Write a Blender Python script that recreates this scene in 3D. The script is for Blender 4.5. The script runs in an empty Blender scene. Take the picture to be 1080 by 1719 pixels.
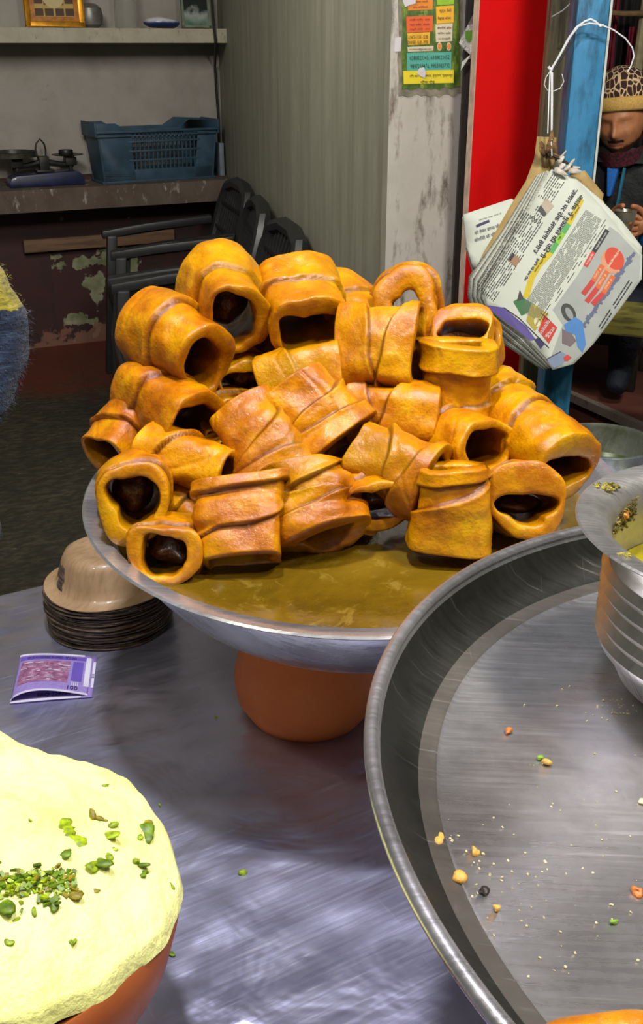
import bpy, bmesh, math, random
import numpy as np
from mathutils import Vector, Matrix, Euler
random.seed(7); np.random.seed(7)
S = bpy.context.scene
C = S.collection
PI = math.pi
R = math.radians
# ------------------------------------------------------------------ camera
H = 1.36                       # eye height above the floor
PITCH = R(24)
FPX = 1767.0                   # focal length in pixels of a 1080x1719 frame
cam = bpy.data.cameras.new('camera')
cam.sensor_fit = 'VERTICAL'; cam.sensor_height = 24; cam.lens = 24*FPX/1719
cam.clip_start = .01; cam.clip_end = 60
co = bpy.data.objects.new('camera', cam); C.objects.link(co)
co.location = (0, 0, H); co.rotation_euler = (PI/2-PITCH, 0, 0)
cam.dof.use_dof = False
S.camera = co
# ------------------------------------------------------------------ world, lights, exposure
w = bpy.data.worlds.new('world'); S.world = w; w.use_nodes = True
w.node_tree.nodes['Background'].inputs[0].default_value = (.62, .66, .60, 1)
w.node_tree.nodes['Background'].inputs[1].default_value = .13
S.view_settings.view_transform = 'Standard'; S.view_settings.look = 'None'
S.view_settings.exposure = 0; S.view_settings.gamma = 1; S.view_settings.use_curve_mapping = False

def area(name, loc, target, size, power, col, shape='DISK', spread=PI):
    l = bpy.data.lights.new(name, 'AREA'); l.shape = shape; l.size = size; l.energy = power; l.color = col
    l.spread = spread
    o = bpy.data.objects.new(name, l); C.objects.link(o); o.location = loc
    d = Vector(target)-Vector(loc); o.rotation_euler = d.to_track_quat('-Z', 'Y').to_euler()
    return o
# the stall lamp hanging above the counter (bluish white tube of the stall)
area('stall_lamp', (-.12, .52, 2.35), (-.08, .60, .85), .12, 21, (.93, .90, 1.0))
# warm fill lights added above the viewer to brighten the fronts of the sweets
area('front_fill', (.62, .05, 2.25), (.1, .85, 1.0), .12, 9, (1, .90, .70))
area('front_fill_left', (-.62, .10, 2.15), (.0, .85, 1.0), .10, 5, (1, .9, .72))
# lamp over the lane side (newspaper, red board, seated man)
area('lane_lamp', (.58, .45, 2.3), (.5, 2.1, 1.2), .22, 24, (1, .95, .88))
area('lane_lamp_far', (1.25, 2.75, 1.9), (1.1, 4.0, 1.0), .3, 12, (1, .93, .80))
# dim lamp of the room behind
area('room_lamp', (-.75, 2.2, 2.15), (-1.2, 5.0, .7), .5, 30, (1, .95, .86))

# ------------------------------------------------------------------ picking points of the place
def ray(px, py):
    a = (px-540)/FPX; b = (859.5-py)/FPX
    return Vector((a, math.cos(PITCH)+b*math.sin(PITCH), -math.sin(PITCH)+b*math.cos(PITCH)))
def at_h(px, py, h):
    r = ray(px, py); return Vector((0, 0, H))+r*((h-H)/r.z)
def at_Y(px, py, Y):
    r = ray(px, py); return Vector((0, 0, H))+r*(Y/r.y)
def at_plane(px, py, p0, n):
    r = ray(px, py); o = Vector((0, 0, H)); return o+r*((p0-o).dot(n)/r.dot(n))
CR = Vector((1, 0, 0)); CU = Vector((0, math.sin(PITCH), math.cos(PITCH))); CT = Vector((0, -math.cos(PITCH), math.sin(PITCH)))
E1 = Vector((math.sin(R(65)), math.cos(R(65)), 0))       # along the back wall
E2 = Vector((-math.sin(R(25)), math.cos(R(25)), 0))      # into the room

# ------------------------------------------------------------------ object helpers
def tag(o, label=None, cat=None, group=None, kind=None):
    if label: o['label'] = label
    if cat: o['category'] = cat
    if group: o['group'] = group
    if kind: o['kind'] = kind
    return o
def empty(name, loc=(0, 0, 0), rz=0, label=None, cat=None, group=None, rot=None):
    o = bpy.data.objects.new(name, None); C.objects.link(o); o.location = loc
    o.rotation_euler = rot if rot is not None else (0, 0, rz)
    o.empty_display_size = .05
    return tag(o, label, cat, group)
class MB:
    """collects verts and faces, then links them as one mesh object"""
    def __init__(s): s.v = []; s.f = []; s.m = []
    def add(s, vs, fs, mi=0):
        n = len(s.v); s.v += [tuple(v) for v in vs]; s.f += [tuple(i+n for i in f) for f in fs]; s.m += [mi]*len(fs); return s
    def box(s, c, d, rot=None, mi=0):
        x, y, z = d[0]/2, d[1]/2, d[2]/2
        vs = [Vector((a*x, b*y, e*z)) for a in (-1, 1) for b in (-1, 1) for e in (-1, 1)]
        if rot is not None:
            M = rot if isinstance(rot, Matrix) else Euler(rot).to_matrix()
            vs = [M @ v for v in vs]
        vs = [v+Vector(c) for v in vs]
        return s.add(vs, [(0, 1, 3, 2), (4, 6, 7, 5), (0, 4, 5, 1), (2, 3, 7, 6), (0, 2, 6, 4), (1, 5, 7, 3)], mi)
    def prism(s, poly, ext, mi=0):
        n = len(poly); e = Vector(ext); a = [Vector(p) for p in poly]
        vs = a+[p+e for p in a]
        fs = [tuple(range(n))[::-1], tuple(range(n, 2*n))]+[(i, (i+1) % n, (i+1) % n+n, i+n) for i in range(n)]
        return s.add(vs, fs, mi)
    def tube(s, pts, r, seg=10, mi=0, cap=True):
        pts = [Vector(p) for p in pts]; n = len(pts)
        rs = r if isinstance(r, (list, tuple)) else [r]*n
        vs = []; prev = None
        for i, p in enumerate(pts):
            t = (pts[min(i+1, n-1)]-pts[max(i-1, 0)]).normalized()
            if prev is None:
                a = Vector((0, 0, 1)) if abs(t.z) < .9 else Vector((1, 0, 0))
                u = t.cross(a).normalized()
            else:
                u = (prev-t*prev.dot(t)).normalized()
            prev = u; b = t.cross(u)
            for k in range(seg):
                an = 2*PI*k/seg; vs.append(p+(u*math.cos(an)+b*math.sin(an))*rs[i])
        fs = [(i*seg+k, i*seg+(k+1) % seg, (i+1)*seg+(k+1) % seg, (i+1)*seg+k) for i in range(n-1) for k in range(seg)]
        if cap: fs += [tuple(range(seg))[::-1], tuple((n-1)*seg+k for k in range(seg))]
        return s.add(vs, fs, mi)
    def lathe(s, prof, seg=64, M=None, mi=0, closed=False, wob=None):
        vs = []
        for (r, z) in prof:
            for k in range(seg):
                a = 2*PI*k/seg; rr = r; zz = z
                if wob: rr, zz = wob(r, z, a)
                v = Vector((rr*math.cos(a), rr*math.sin(a), zz)); vs.append(M @ v if M is not None else v)
        n = len(prof); rows = n if closed else n-1
        fs = [(i*seg+k, i*seg+(k+1) % seg, ((i+1) % n)*seg+(k+1) % seg, ((i+1) % n)*seg+k) for i in range(rows) for k in range(seg)]
        if not closed:
            if prof[0][0] > 1e-6: fs.append(tuple(range(seg))[::-1])
            if prof[-1][0] > 1e-6: fs.append(tuple((n-1)*seg+k for k in range(seg)))
        return s.add(vs, fs, mi)
    def build(s, name, mat, parent=None, smooth=True, bevel=0, loc=None, angle=35):
        me = bpy.data.meshes.new(name); me.from_pydata(s.v, [], s.f)
        mats = mat if isinstance(mat, (list, tuple)) else [mat]
        for m in mats: me.materials.append(m)
        if len(mats) > 1: me.polygons.foreach_set('material_index', s.m)
        me.update()
        bm = bmesh.new(); bm.from_mesh(me); bmesh.ops.remove_doubles(bm, verts=bm.verts, dist=1e-6)
        bmesh.ops.recalc_face_normals(bm, faces=bm.faces)
        if bevel:
            es = [e for e in bm.edges if len(e.link_faces) == 2 and e.calc_face_angle(0) > R(30)]
            bmesh.ops.bevel(bm, geom=es, offset=bevel, segments=2, affect='EDGES', profile=.6)
        bm.to_mesh(me); bm.free()
        if smooth:
            me.polygons.foreach_set('use_smooth', [True]*len(me.polygons))
            me.set_sharp_from_angle(angle=R(angle))
        o = bpy.data.objects.new(name, me); C.objects.link(o)
        if loc is not None: o.location = loc
        if parent is not None: o.parent = parent
        return o
def struct(o): o['kind'] = 'structure'; return o
def grid_obj(name, P, mat, parent=None, closed_u=False, closed_v=False, attr=None, smooth=True, thick=0):
    """P: array rows x cols x 3"""
    n, m = P.shape[:2]
    me = bpy.data.meshes.new(name)
    i, j = np.meshgrid(np.arange(n if closed_v else n-1), np.arange(m if closed_u else m-1), indexing='ij')
    i2 = (i+1) % n; j2 = (j+1) % m
    F = np.stack([i*m+j, i*m+j2, i2*m+j2, i2*m+j], -1).reshape(-1, 4)
    me.from_pydata(P.reshape(-1, 3).tolist(), [], F.tolist())
    if attr is not None:
        for k, a in attr.items():
            at = me.attributes.new(k, 'FLOAT', 'POINT'); at.data.foreach_set('value', np.asarray(a, np.float32).reshape(-1))
    me.materials.append(mat)
    if smooth: me.polygons.foreach_set('use_smooth', [True]*len(me.polygons))
    me.update()
    o = bpy.data.objects.new(name, me); C.objects.link(o)
    if parent is not None: o.parent = parent
    if thick:
        md = o.modifiers.new('s', 'SOLIDIFY'); md.thickness = thick; md.offset = 0
    return o
def skin(name, verts, edges, radii, mat, parent=None, sub=2, root=0, squash=None):
    me = bpy.data.meshes.new(name); me.from_pydata([tuple(v) for v in verts], edges, [])
    me.materials.append(mat)
    o = bpy.data.objects.new(name, me); C.objects.link(o)
    md = o.modifiers.new('skin', 'SKIN'); md.use_smooth_shade = True
    for i, r in enumerate(radii):
        sv = me.skin_vertices[0].data[i]
        sv.radius = (r, r) if not isinstance(r, tuple) else r
        sv.use_root = (i == root)
    s2 = o.modifiers.new('sub', 'SUBSURF'); s2.levels = sub; s2.render_levels = sub
    dg = bpy.context.evaluated_depsgraph_get(); dg.update()
    m2 = bpy.data.meshes.new_from_object(o.evaluated_get(dg))
    o.modifiers.clear(); o.data = m2
    if not m2.materials: m2.materials.append(mat)
    m2.polygons.foreach_set('use_smooth', [True]*len(m2.polygons))
    if parent is not None: o.parent = parent
    return o
def sines(P, seed, freq, amp=1.0, n=14):
    """smooth vector-free noise from random plane waves; P (...,3)"""
    rg = np.random.RandomState(seed); out = np.zeros(P.shape[:-1])
    for k in range(n):
        d = rg.normal(size=3); d /= np.linalg.norm(d); f = freq*rg.uniform(.5, 1.6)
        out += np.sin((P @ d)*f+rg.uniform(0, 6.28))
    return out*amp/math.sqrt(n/2)

# ------------------------------------------------------------------ materials
MATS = {}
def srgb(r, g, b): return tuple((x/255/12.92 if x/255 <= .04045 else ((x/255+.055)/1.055)**2.4) for x in (r, g, b))+(1,)
class NT:
    def __init__(s, name):
        s.mat = bpy.data.materials.new(name); s.mat.use_nodes = True; s.t = s.mat.node_tree
        s.b = s.t.nodes['Principled BSDF']; s.tc = s.t.nodes.new('ShaderNodeTexCoord')
    def n(s, typ, **kw):
        x = s.t.nodes.new(typ)
        for k, v in kw.items():
            if k.startswith('i_'):
                key = k[2:]; key = int(key) if key.isdigit() else key
                if hasattr(v, 'is_linked') or isinstance(v, bpy.types.NodeSocket): s.t.links.new(v, x.inputs[key])
                else: x.inputs[key].default_value = v
            else: setattr(x, k, v)
        return x
    def l(s, a, b): s.t.links.new(a, b)
    def set(s, **kw):
        for k, v in kw.items():
            key = {'col': 'Base Color', 'rough': 'Roughness', 'metal': 'Metallic', 'spec': 'Specular IOR Level', 'trans': 'Transmission Weight',
                   'coat': 'Coat Weight', 'coatr': 'Coat Roughness', 'sss': 'Subsurface Weight', 'alpha': 'Alpha', 'ior': 'IOR', 'normal': 'Normal', 'aniso': 'Anisotropic',
                   'sheen': 'Sheen Weight', 'emc': 'Emission Color', 'ems': 'Emission Strength'}[k]
            if isinstance(v, bpy.types.NodeSocket): s.l(v, s.b.inputs[key])
            else: s.b.inputs[key].default_value = v
    def noise(s, scale, detail=4, rough=.55, vec=None, dist=0):
        x = s.n('ShaderNodeTexNoise'); x.inputs['Scale'].default_value = scale; x.inputs['Detail'].default_value = detail
        x.inputs['Roughness'].default_value = rough; x.inputs['Distortion'].default_value = dist
        s.l(vec if vec is not None else s.tc.outputs['Object'], x.inputs['Vector']); return x.outputs['Fac']
    def map(s, scale=(1, 1, 1), rot=(0, 0, 0), loc=(0, 0, 0), src='Object'):
        x = s.n('ShaderNodeMapping'); x.inputs['Scale'].default_value = scale; x.inputs['Rotation'].default_value = rot; x.inputs['Location'].default_value = loc
        s.l(s.tc.outputs[src], x.inputs['Vector']); return x.outputs['Vector']
    def ramp(s, fac, stops, interp='LINEAR'):
        x = s.n('ShaderNodeValToRGB'); e = x.color_ramp.elements; x.color_ramp.interpolation = interp
        while len(e) < len(stops): e.new(.5)
        for i, (p, c) in enumerate(stops):
            e[i].position = p; e[i].color = c if isinstance(c, tuple) else (c, c, c, 1)
        s.l(fac, x.inputs[0]); return x.outputs[0]
    def mix(s, fac, a, b, typ='MIX'):
        x = s.n('ShaderNodeMix'); x.data_type = 'RGBA'; x.blend_type = typ
        for k, v in ((0, fac), (6, a), (7, b)):
            if isinstance(v, bpy.types.NodeSocket): s.l(v, x.inputs[k])
            else: x.inputs[k].default_value = v
        return x.outputs[2]
    def math(s, op, a, b=0.0):
        x = s.n('ShaderNodeMath'); x.operation = op
        for k, v in ((0, a), (1, b)):
            if isinstance(v, bpy.types.NodeSocket): s.l(v, x.inputs[k])
            else: x.inputs[k].default_value = v
        return x.outputs[0]
    def bump(s, h, strength=.3, dist=.001, prev=None):
        x = s.n('ShaderNodeBump'); x.inputs['Strength'].default_value = strength; x.inputs['Distance'].default_value = dist
        s.l(h, x.inputs['Height'])
        if prev is not None: s.l(prev, x.inputs['Normal'])
        return x.outputs[0]
def plain(name, col, rough=.6, metal=0, var=.12, scale=30, bump=.15, bd=.0005, **kw):
    """one colour with a little mottling and fine relief"""
    if name in MATS: return MATS[name]
    t = NT(name); n = t.noise(scale, 5)
    c = tuple(col[:3])+(1,)
    a = tuple(max(0, x*(1-var*2)) for x in c[:3])+(1,); b = tuple(min(1, x*(1+var*2)) for x in c[:3])+(1,)
    t.set(col=t.ramp(n, [(.3, a), (.7, b)]), rough=rough, metal=metal)
    if bump: t.set(normal=t.bump(t.noise(scale*4, 4), bump, bd))
    t.set(**kw)
    MATS[name] = t.mat; return t.mat

# ================================================================== MATERIALS OF THE PLACE
def m_plaster():
    t = NT('plaster_wall'); n = t.noise(2.2, 6, .6); n2 = t.noise(14, 6, .65); n3 = t.noise(5, 5, .7)
    c = t.ramp(n, [(.25, srgb(128, 124, 116)), (.55, srgb(158, 153, 146)), (.8, srgb(140, 137, 126))])
    c = t.mix(t.ramp(n2, [(.66, 0), (.74, .55)]), c, srgb(70, 66, 58))
    c = t.mix(t.ramp(n3, [(.35, .25), (.5, 0)]), c, srgb(120, 110, 92))
    t.set(col=c, rough=.85, normal=t.bump(n2, .4, .004)); return t.mat
def m_dado(name='dark_dado_paint', patch=True):
    """old maroon-black paint; where it has flaked off the pale green undercoat shows"""
    t = NT(name); n = t.noise(9, 7, .62); n2 = t.noise(3.1, 5)
    c = t.ramp(n2, [(.3, srgb(34, 27, 24)), (.52, srgb(62, 30, 28)), (.75, srgb(34, 28, 25))])
    if patch:
        sep = t.n('ShaderNodeSeparateXYZ'); t.l(t.tc.outputs['Object'], sep.inputs[0])
        x, z = sep.outputs[0], sep.outputs[2]
        mask = None
        for (cx, cz, rx, rz) in ((.31, .425, .10, .04), (.18, .39, .13, .03), (.20, .27, .035, .14), (.13, .115, .08, .035), (.37, .37, .05, .05), (.02, .43, .06, .012)):
            dx = t.math('DIVIDE', t.math('SUBTRACT', x, cx), rx); dz = t.math('DIVIDE', t.math('SUBTRACT', z, cz), rz)
            d = t.math('SUBTRACT', 1.3, t.math('SQRT', t.math('ADD', t.math('MULTIPLY', dx, dx), t.math('MULTIPLY', dz, dz))))
            mask = d if mask is None else t.math('MAXIMUM', mask, d)
        k = t.math('ADD', t.math('MULTIPLY', mask, .5), t.math('MULTIPLY', t.math('SUBTRACT', n, .5), 3.2))
        k = t.ramp(k, [(.16, 0), (.22, 1)])
        c = t.mix(k, c, t.ramp(t.noise(12, 3), [(.35, srgb(104, 112, 70)), (.6, srgb(150, 150, 122))]))
        low = t.math('ADD', t.math('MULTIPLY', t.math('SUBTRACT', .11, z), 14), t.math('MULTIPLY', t.math('SUBTRACT', n, .5), 9))
        c = t.mix(t.ramp(low, [(.5, 0), (.9, .8)]), c, srgb(132, 92, 78))
        c = t.mix(t.ramp(t.noise(21, 3), [(.70, 0), (.73, 1)]), c, srgb(120, 112, 96))
    else:
        c = t.mix(t.ramp(t.noise(7, 6, .7), [(.63, 0), (.68, 1)]), c, srgb(150, 146, 138))
    t.set(col=c, rough=.6, normal=t.bump(n, .4, .003)); return t.mat
def m_floor():
    t = NT('worn_floor'); n = t.noise(3, 7, .65); n2 = t.noise(22, 6, .7, vec=t.map((1, 2.2, 1), (0, 0, R(-25))))
    c = t.ramp(n, [(.3, srgb(46, 46, 36)), (.5, srgb(66, 62, 46)), (.72, srgb(80, 76, 62))])
    c = t.mix(t.ramp(n2, [(.45, .75), (.62, 0)]), c, srgb(28, 29, 24))
    sep = t.n('ShaderNodeSeparateXYZ'); t.l(t.tc.outputs['Object'], sep.inputs[0])
    # the floor object's y axis points from the back wall to the viewer: red oxide strip beside the wall
    k = t.math('ADD', sep.outputs[1], t.math('MULTIPLY', t.math('SUBTRACT', n, .5), 1.3))
    c = t.mix(t.ramp(k, [(.0, .9), (.58, .75), (.9, 0)]), c, srgb(98, 42, 26))
    c = t.mix(t.ramp(t.noise(40, 2), [(.72, 0), (.76, .7)]), c, srgb(120, 116, 104))
    t.set(col=c, rough=.55, normal=t.bump(n2, .5, .004)); return t.mat
def m_concrete(name, a, b, spots=srgb(60, 52, 44), sc=9):
    t = NT(name); n = t.noise(sc, 7, .65); n2 = t.noise(sc*3.5, 5, .7, vec=t.map((1, 1, .35)))
    c = t.mix(t.ramp(n2, [(.58, 0), (.68, .8)]), t.ramp(n, [(.3, a), (.7, b)]), spots)
    t.set(col=c, rough=.8, normal=t.bump(n2, .5, .003)); return t.mat
def m_streaked(name, a, b, dark, k=.6, dens=(.5, .62), rough=.7, sc=(30, 30, 2.5), bump=.4):
    """paint or timber with vertical streaks"""
    t = NT(name); n = t.noise(1, 6, .65, vec=t.map(sc)); n2 = t.noise(6, 6, .7)
    c = t.mix(t.ramp(t.math('MULTIPLY', n, t.math('ADD', n2, .55)), [(dens[0], 0), (dens[1], k)]), t.ramp(n2, [(.3, a), (.7, b)]), dark)
    t.set(col=c, rough=rough, normal=t.bump(n, bump, .002)); return t.mat
def m_steel(name, base=(.55, .55, .56, 1), rough=.3, metal=.9, scr=1.0, dents=0, dirt=None, scale=1.0, dirtk=.5, rot=R(-12)):
    t = NT(name)
    s1 = t.noise(1, 3, .65, vec=t.map((16*scale, 330*scale, 6), (0, 0, rot))); s2 = t.noise(1, 3, .6, vec=t.map((300*scale, 14*scale, 5), (0, 0, R(24))))
    n = t.noise(7*scale, 6, .6); n2 = t.noise(60*scale, 4, .6)
    r = t.math('ADD', t.math('MULTIPLY', t.math('SUBTRACT', n, .5), .35), rough)
    r = t.math('ADD', r, t.math('MULTIPLY', t.math('SUBTRACT', s1, .5), .3))
    dk = tuple(x*.72 for x in base[:3])+(1,)
    c = t.mix(t.ramp(n, [(.35, 0), (.65, 1)]), dk, base)
    c = t.mix(t.ramp(s1, [(.63, 0), (.72, .42*scr)]), c, (.8, .8, .82, 1))
    c = t.mix(t.ramp(s2, [(.69, 0), (.74, .3*scr)]), c, (.8, .8, .82, 1))
    if dirt is not None: c = t.mix(t.ramp(t.noise(11*scale, 7, .7), [(.45, 0), (.62, dirtk)]), c, dirt)
    b = t.bump(s1, .12*scr, .0006); b = t.bump(n2, .12, .0006, b)
    if dents:
        v = t.n('ShaderNodeTexVoronoi'); v.inputs['Scale'].default_value = 26; t.l(t.map((1, 1.6, 1), (0, 0, R(30))), v.inputs['Vector']); v.feature = 'SMOOTH_F1'
        b = t.bump(v.outputs['Distance'], dents, .004, b)
        b = t.bump(t.noise(9, 3, .5, dist=1.5), dents, .006, b)
    t.set(col=c, rough=r, metal=metal, normal=b); return t.mat
M_PLASTER = m_plaster(); M_DADO = m_dado(); M_SIDEDADO = m_dado('side_dado_paint', False); M_FLOOR = m_floor()
M_SHELF_UP = m_concrete('upper_shelf_plaster', srgb(150, 146, 128), srgb(176, 170, 150), srgb(92, 84, 70), 11)
M_SHELF_LO = m_concrete('lower_shelf_slab', srgb(72, 58, 50), srgb(98, 86, 74), srgb(176, 170, 158), 7)
M_BOARD = m_streaked('grey_side_board', srgb(120, 122, 106), srgb(144, 143, 126), srgb(96, 92, 76), .5, (.45, .7), sc=(16, 16, 1.3), bump=.15)
M_WHITEWASH = m_streaked('whitewashed_pillar', srgb(176, 172, 160), srgb(196, 192, 182), srgb(86, 74, 58), .9, (.54, .70), sc=(26, 26, 7))
M_REDBOARD = m_streaked('red_enamel_board', srgb(216, 8, 8), srgb(228, 10, 8), srgb(190, 4, 6), .5, (.5, .8), .8, sc=(9, 9, 5), bump=.05)
M_BLACKWOOD = m_streaked('black_old_timber', srgb(36, 32, 26), srgb(58, 50, 40), srgb(16, 14, 12), .8)
M_REDBOARD.node_tree.nodes['Principled BSDF'].inputs['Specular IOR Level'].default_value = .15
M_OLDWOOD = m_streaked('weathered_grey_timber', srgb(112, 104, 74), srgb(134, 126, 92), srgb(60, 54, 38), .8, (.48, .66), sc=(50, 50, 4))
M_BLUE = m_streaked('worn_blue_paint', srgb(42, 118, 160), srgb(66, 146, 186), srgb(22, 62, 88), .75, (.46, .66), .5, sc=(40, 40, 12))
M_REDFLOOR = m_concrete('red_oxide_plinth', srgb(88, 44, 34), srgb(112, 62, 50), srgb(70, 52, 44), 5)
M_TABLE = m_steel('scratched_table_metal', (.58, .59, .78, 1), .37, .86, 1.0, dents=.8)

# ================================================================== THE SHELL
W0 = at_h(100, 580, 0)                        # foot of the back wall
def on_back(px, py, off=0.0): return at_plane(px, py, W0-E2*off, E2)
K = on_back(379, 300); K.z = 0                # corner of back wall and side wall
B_ = at_h(645, 524, .76); B_.z = 0            # near end of the side wall
SD = (B_-K).normalized()                      # along the side wall towards the viewer
SN = Vector((SD.y, -SD.x, 0)).normalized()
if SN.x > 0: SN = -SN                         # normal facing the room (left)
TOP = 2.9
def wall_piece(name, o, dx, length, z0, z1, back, mat, thick=.12):
    """box with local x along dx, origin at its foot"""
    e = dx.normalized(); b = back.normalized()
    mb = MB()
    mb.prism([(0, 0, z0), (length, 0, z0), (length, 0, z1), (0, 0, z1)], (0, thick, 0))
    ob = mb.build(name, mat, smooth=False)
    ob.matrix_world = Matrix(((e.x, b.x, 0, o.x), (e.y, b.y, 0, o.y), (0, 0, 1, 0), (0, 0, 0, 1)))
    return ob
left_end = K-E1*2.6
wb = struct(wall_piece('wall_back', left_end, E1, 2.6+.12, .80, TOP, E2, M_PLASTER))
wd = struct(wall_piece('wall_back_dado', W0, E1, (K-W0).length+.12, 0, .80, E2, M_DADO))
wd2 = struct(wall_piece('wall_back_dado', left_end, E1, (W0-left_end).length, 0, .80, E2, M_DADO))
# floor of the room, local y runs from the back wall towards the viewer
fl = MB().prism([(-3, 0, 0), (4.5, 0, 0), (4.5, 7, 0), (-3, 7, 0)], (0, 0, -.05)).build('floor', M_FLOOR, smooth=False)
fl.matrix_world = Matrix(((E1.x, -E2.x, 0, W0.x), (E1.y, -E2.y, 0, W0.y), (0, 0, 1, 0), (0, 0, 0, 1))); struct(fl)
# side wall: grey board above, dark wall below
SL = (B_-K).length
struct(wall_piece('wall_side', K-SD*.05, SD, SL+.05, 0, .74, -SN, M_SIDEDADO, .12))
struct(wall_piece('wall_side_board', K+SN*.012-SD*.02, SD, SL+.02, .76, TOP, -SN, M_BOARD, .132))
struct(wall_piece('trim_1', K+SN*.018, SD, SL, .70, .76, -SN, M_BLACKWOOD, .03))
# ceiling of the back room
cl = MB().prism([(-2.7, .1, TOP), (.3, .1, TOP), (.3, -2.4, TOP), (-2.7, -2.4, TOP)], (0, 0, .1)).build('ceiling', M_PLASTER, smooth=False)
cl.matrix_world = Matrix(((E1.x, E2.x, 0, K.x), (E1.y, E2.y, 0, K.y), (0, 0, 1, 0), (0, 0, 0, 1))); struct(cl)
# left wall of the back room, outside the frame
struct(wall_piece('wall_left', left_end-E2*2.4, E2, 2.5, 0, TOP, -E1, M_PLASTER))
# shelves on the back wall
SH = .30
zu0, zu1 = on_back(180, 72, SH).z, on_back(180, 47, SH).z
us = wall_piece('shelf_upper', left_end-E2*SH, E1, 2.6, zu0, zu1, E2, M_SHELF_UP, SH); struct(us)
zl1 = (on_back(20, 319, SH).z+on_back(360, 304, SH).z)/2; zl0 = zl1-.095
ls = wall_piece('shelf_lower', left_end-E2*SH, E1, 2.6, zl0, zl1, E2, M_SHELF_LO, SH); struct(ls)
print('shelves', zu0, zu1, zl0, zl1, 'K', K, 'B', B_, 'W0', W0)

# ------------------------------------------------------------------ posts and boards at the stall front
def at_row(px, Y, row=300): p = at_Y(px, row, Y); p.z = 0; return p
def post(name, px0, px1, Y, z0, z1, mat, dep=.06, turn=0, bevel=.003, row=300):
    a, b = at_row(px0, Y, row), at_row(px1, Y+turn, row)
    d = (b-a); n = Vector((-d.y, d.x, 0)).normalized()
    mb = MB(); mb.prism([(0, 0, z0), (d.length, 0, z0), (d.length, 0, z1), (0, 0, z1)], (0, dep, 0))
    o = mb.build(name, mat, bevel=bevel); e = d.normalized()
    o.matrix_world = Matrix(((e.x, n.x, 0, a.x), (e.y, n.y, 0, a.y), (0, 0, 1, 0), (0, 0, 0, 1)))
    return o
pl = struct(post('wall_pillar', 645, 770, B_.y, 0, TOP, M_WHITEWASH, .3, bevel=.006))
tag(post('timber_jamb', 769.5, 789, B_.y-.02, 0, TOP, M_BLACKWOOD, .1), 'thin black weathered timber upright between whitewashed pillar and red board', 'timber')
rb = tag(post('painted_board', 789.5, 903, 2.38, 0, TOP, M_REDBOARD, .025, .04), 'tall glossy bright red painted board standing beside the black timber', 'board')
ed = MB().prism([(.002, 0, .0), (.004, 0, 0), (.004, 0, TOP), (.002, 0, TOP)], (0, .027, 0)).build('edge_strip', plain('white_edge', srgb(196, 170, 150)), rb, smooth=False)
ed.location = (-.004, -.001, 0); ed['label'] = 'thin pale edge strip'
tag(post('wooden_plank', 903.5, 946, 2.30, 0, TOP, M_OLDWOOD, .05), 'weathered grey-brown wooden plank between red board and blue post', 'plank')
bp = tag(post('wooden_post', 944, 996, 2.02, 0, TOP, M_BLUE, .07, .0, .006), 'worn bright blue painted square post behind hanging newspapers', 'post')
MB().prism([(0, 0, .9), (.004, 0, .9), (.004, 0, TOP), (0, 0, TOP)], (0, .02, 0)).build('edge_strip', plain('pale_edge', srgb(190, 196, 186)), bp, smooth=False).location = ((at_row(996, 2.02)-at_row(944, 2.02)).length, .0, 0)

# ------------------------------------------------------------------ counter (metal topped table)
TZ = .85
TD = (at_h(68, 982, TZ)-at_h(0, 998, TZ)).normalized(); TA = at_h(0, 998, TZ)-TD*.9
TP = Vector((TD.y, -TD.x, 0))                # towards the viewer
tb = empty('metal_table', (TA.x, TA.y, 0), label='scratched grey sheet-metal counter table carrying all the food', cat='table')
mw = Matrix(((TD.x, TP.x, 0, 0), (TD.y, TP.y, 0, 0), (0, 0, 1, 0), (0, 0, 0, 1)))
TLEN = 2.9; TW = 1.55
def tbl(mb, name, mat, bevel=0, parent=tb, **k):
    o = mb.build(name, mat, parent, bevel=bevel, **k); o.matrix_local = mw; return o
tbl(MB().box((TLEN/2, TW/2, TZ-.012), (TLEN, TW, .024)), 'table_top', M_TABLE, .004)
M_FRAME = plain('dark_table_frame', srgb(38, 38, 40), .5, .3)
fr = MB(); fr.box((TLEN/2, .06, TZ-.06), (TLEN-.1, .03, .07)); fr.box((TLEN/2, TW-.06, TZ-.06), (TLEN-.1, .03, .07))
fr.box((.06, TW/2, TZ-.06), (.03, TW-.1, .07)); fr.box((TLEN-.06, TW/2, TZ-.06), (.03, TW-.1, .07))
tbl(fr, 'frame', M_FRAME, .002)
for x in (.06, TLEN-.06):
    for y in (.06, TW-.06):
        tbl(MB().box((x, y, (TZ-.09)/2), (.04, .04, TZ-.09)), 'leg', M_FRAME, .002)

# ------------------------------------------------------------------ the lane side on the right
PZ = .15
pe = at_h(1080, 710, PZ)                      # edge of the red plinth, runs along E2
M_DARKG = m_concrete('dark_lane_ground', srgb(20, 20, 18), srgb(30, 29, 26), srgb(14, 14, 12), 5)
pf = MB().prism([(0, -1.6, PZ), (3.2, -1.6, PZ), (3.2, 2.6, PZ), (0, 2.6, PZ)], (0, 0, -PZ)).build('floor_plinth', M_REDFLOOR, smooth=False)
pf.matrix_world = Matrix(((E1.x, E2.x, 0, pe.x), (E1.y, E2.y, 0, pe.y), (0, 0, 1, .0), (0, 0, 0, 1))); struct(pf)
tr = MB().prism([(-.03, -1.6, PZ+.004), (.0, -1.6, PZ+.004), (.0, 2.6, PZ+.004), (-.03, 2.6, PZ+.004)], (0, 0, -.03)).build('trim_2', m_concrete('grey_kerb', srgb(112, 102, 92), srgb(134, 124, 112)), smooth=False)
tr.matrix_world = pf.matrix_world.copy(); struct(tr)
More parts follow.
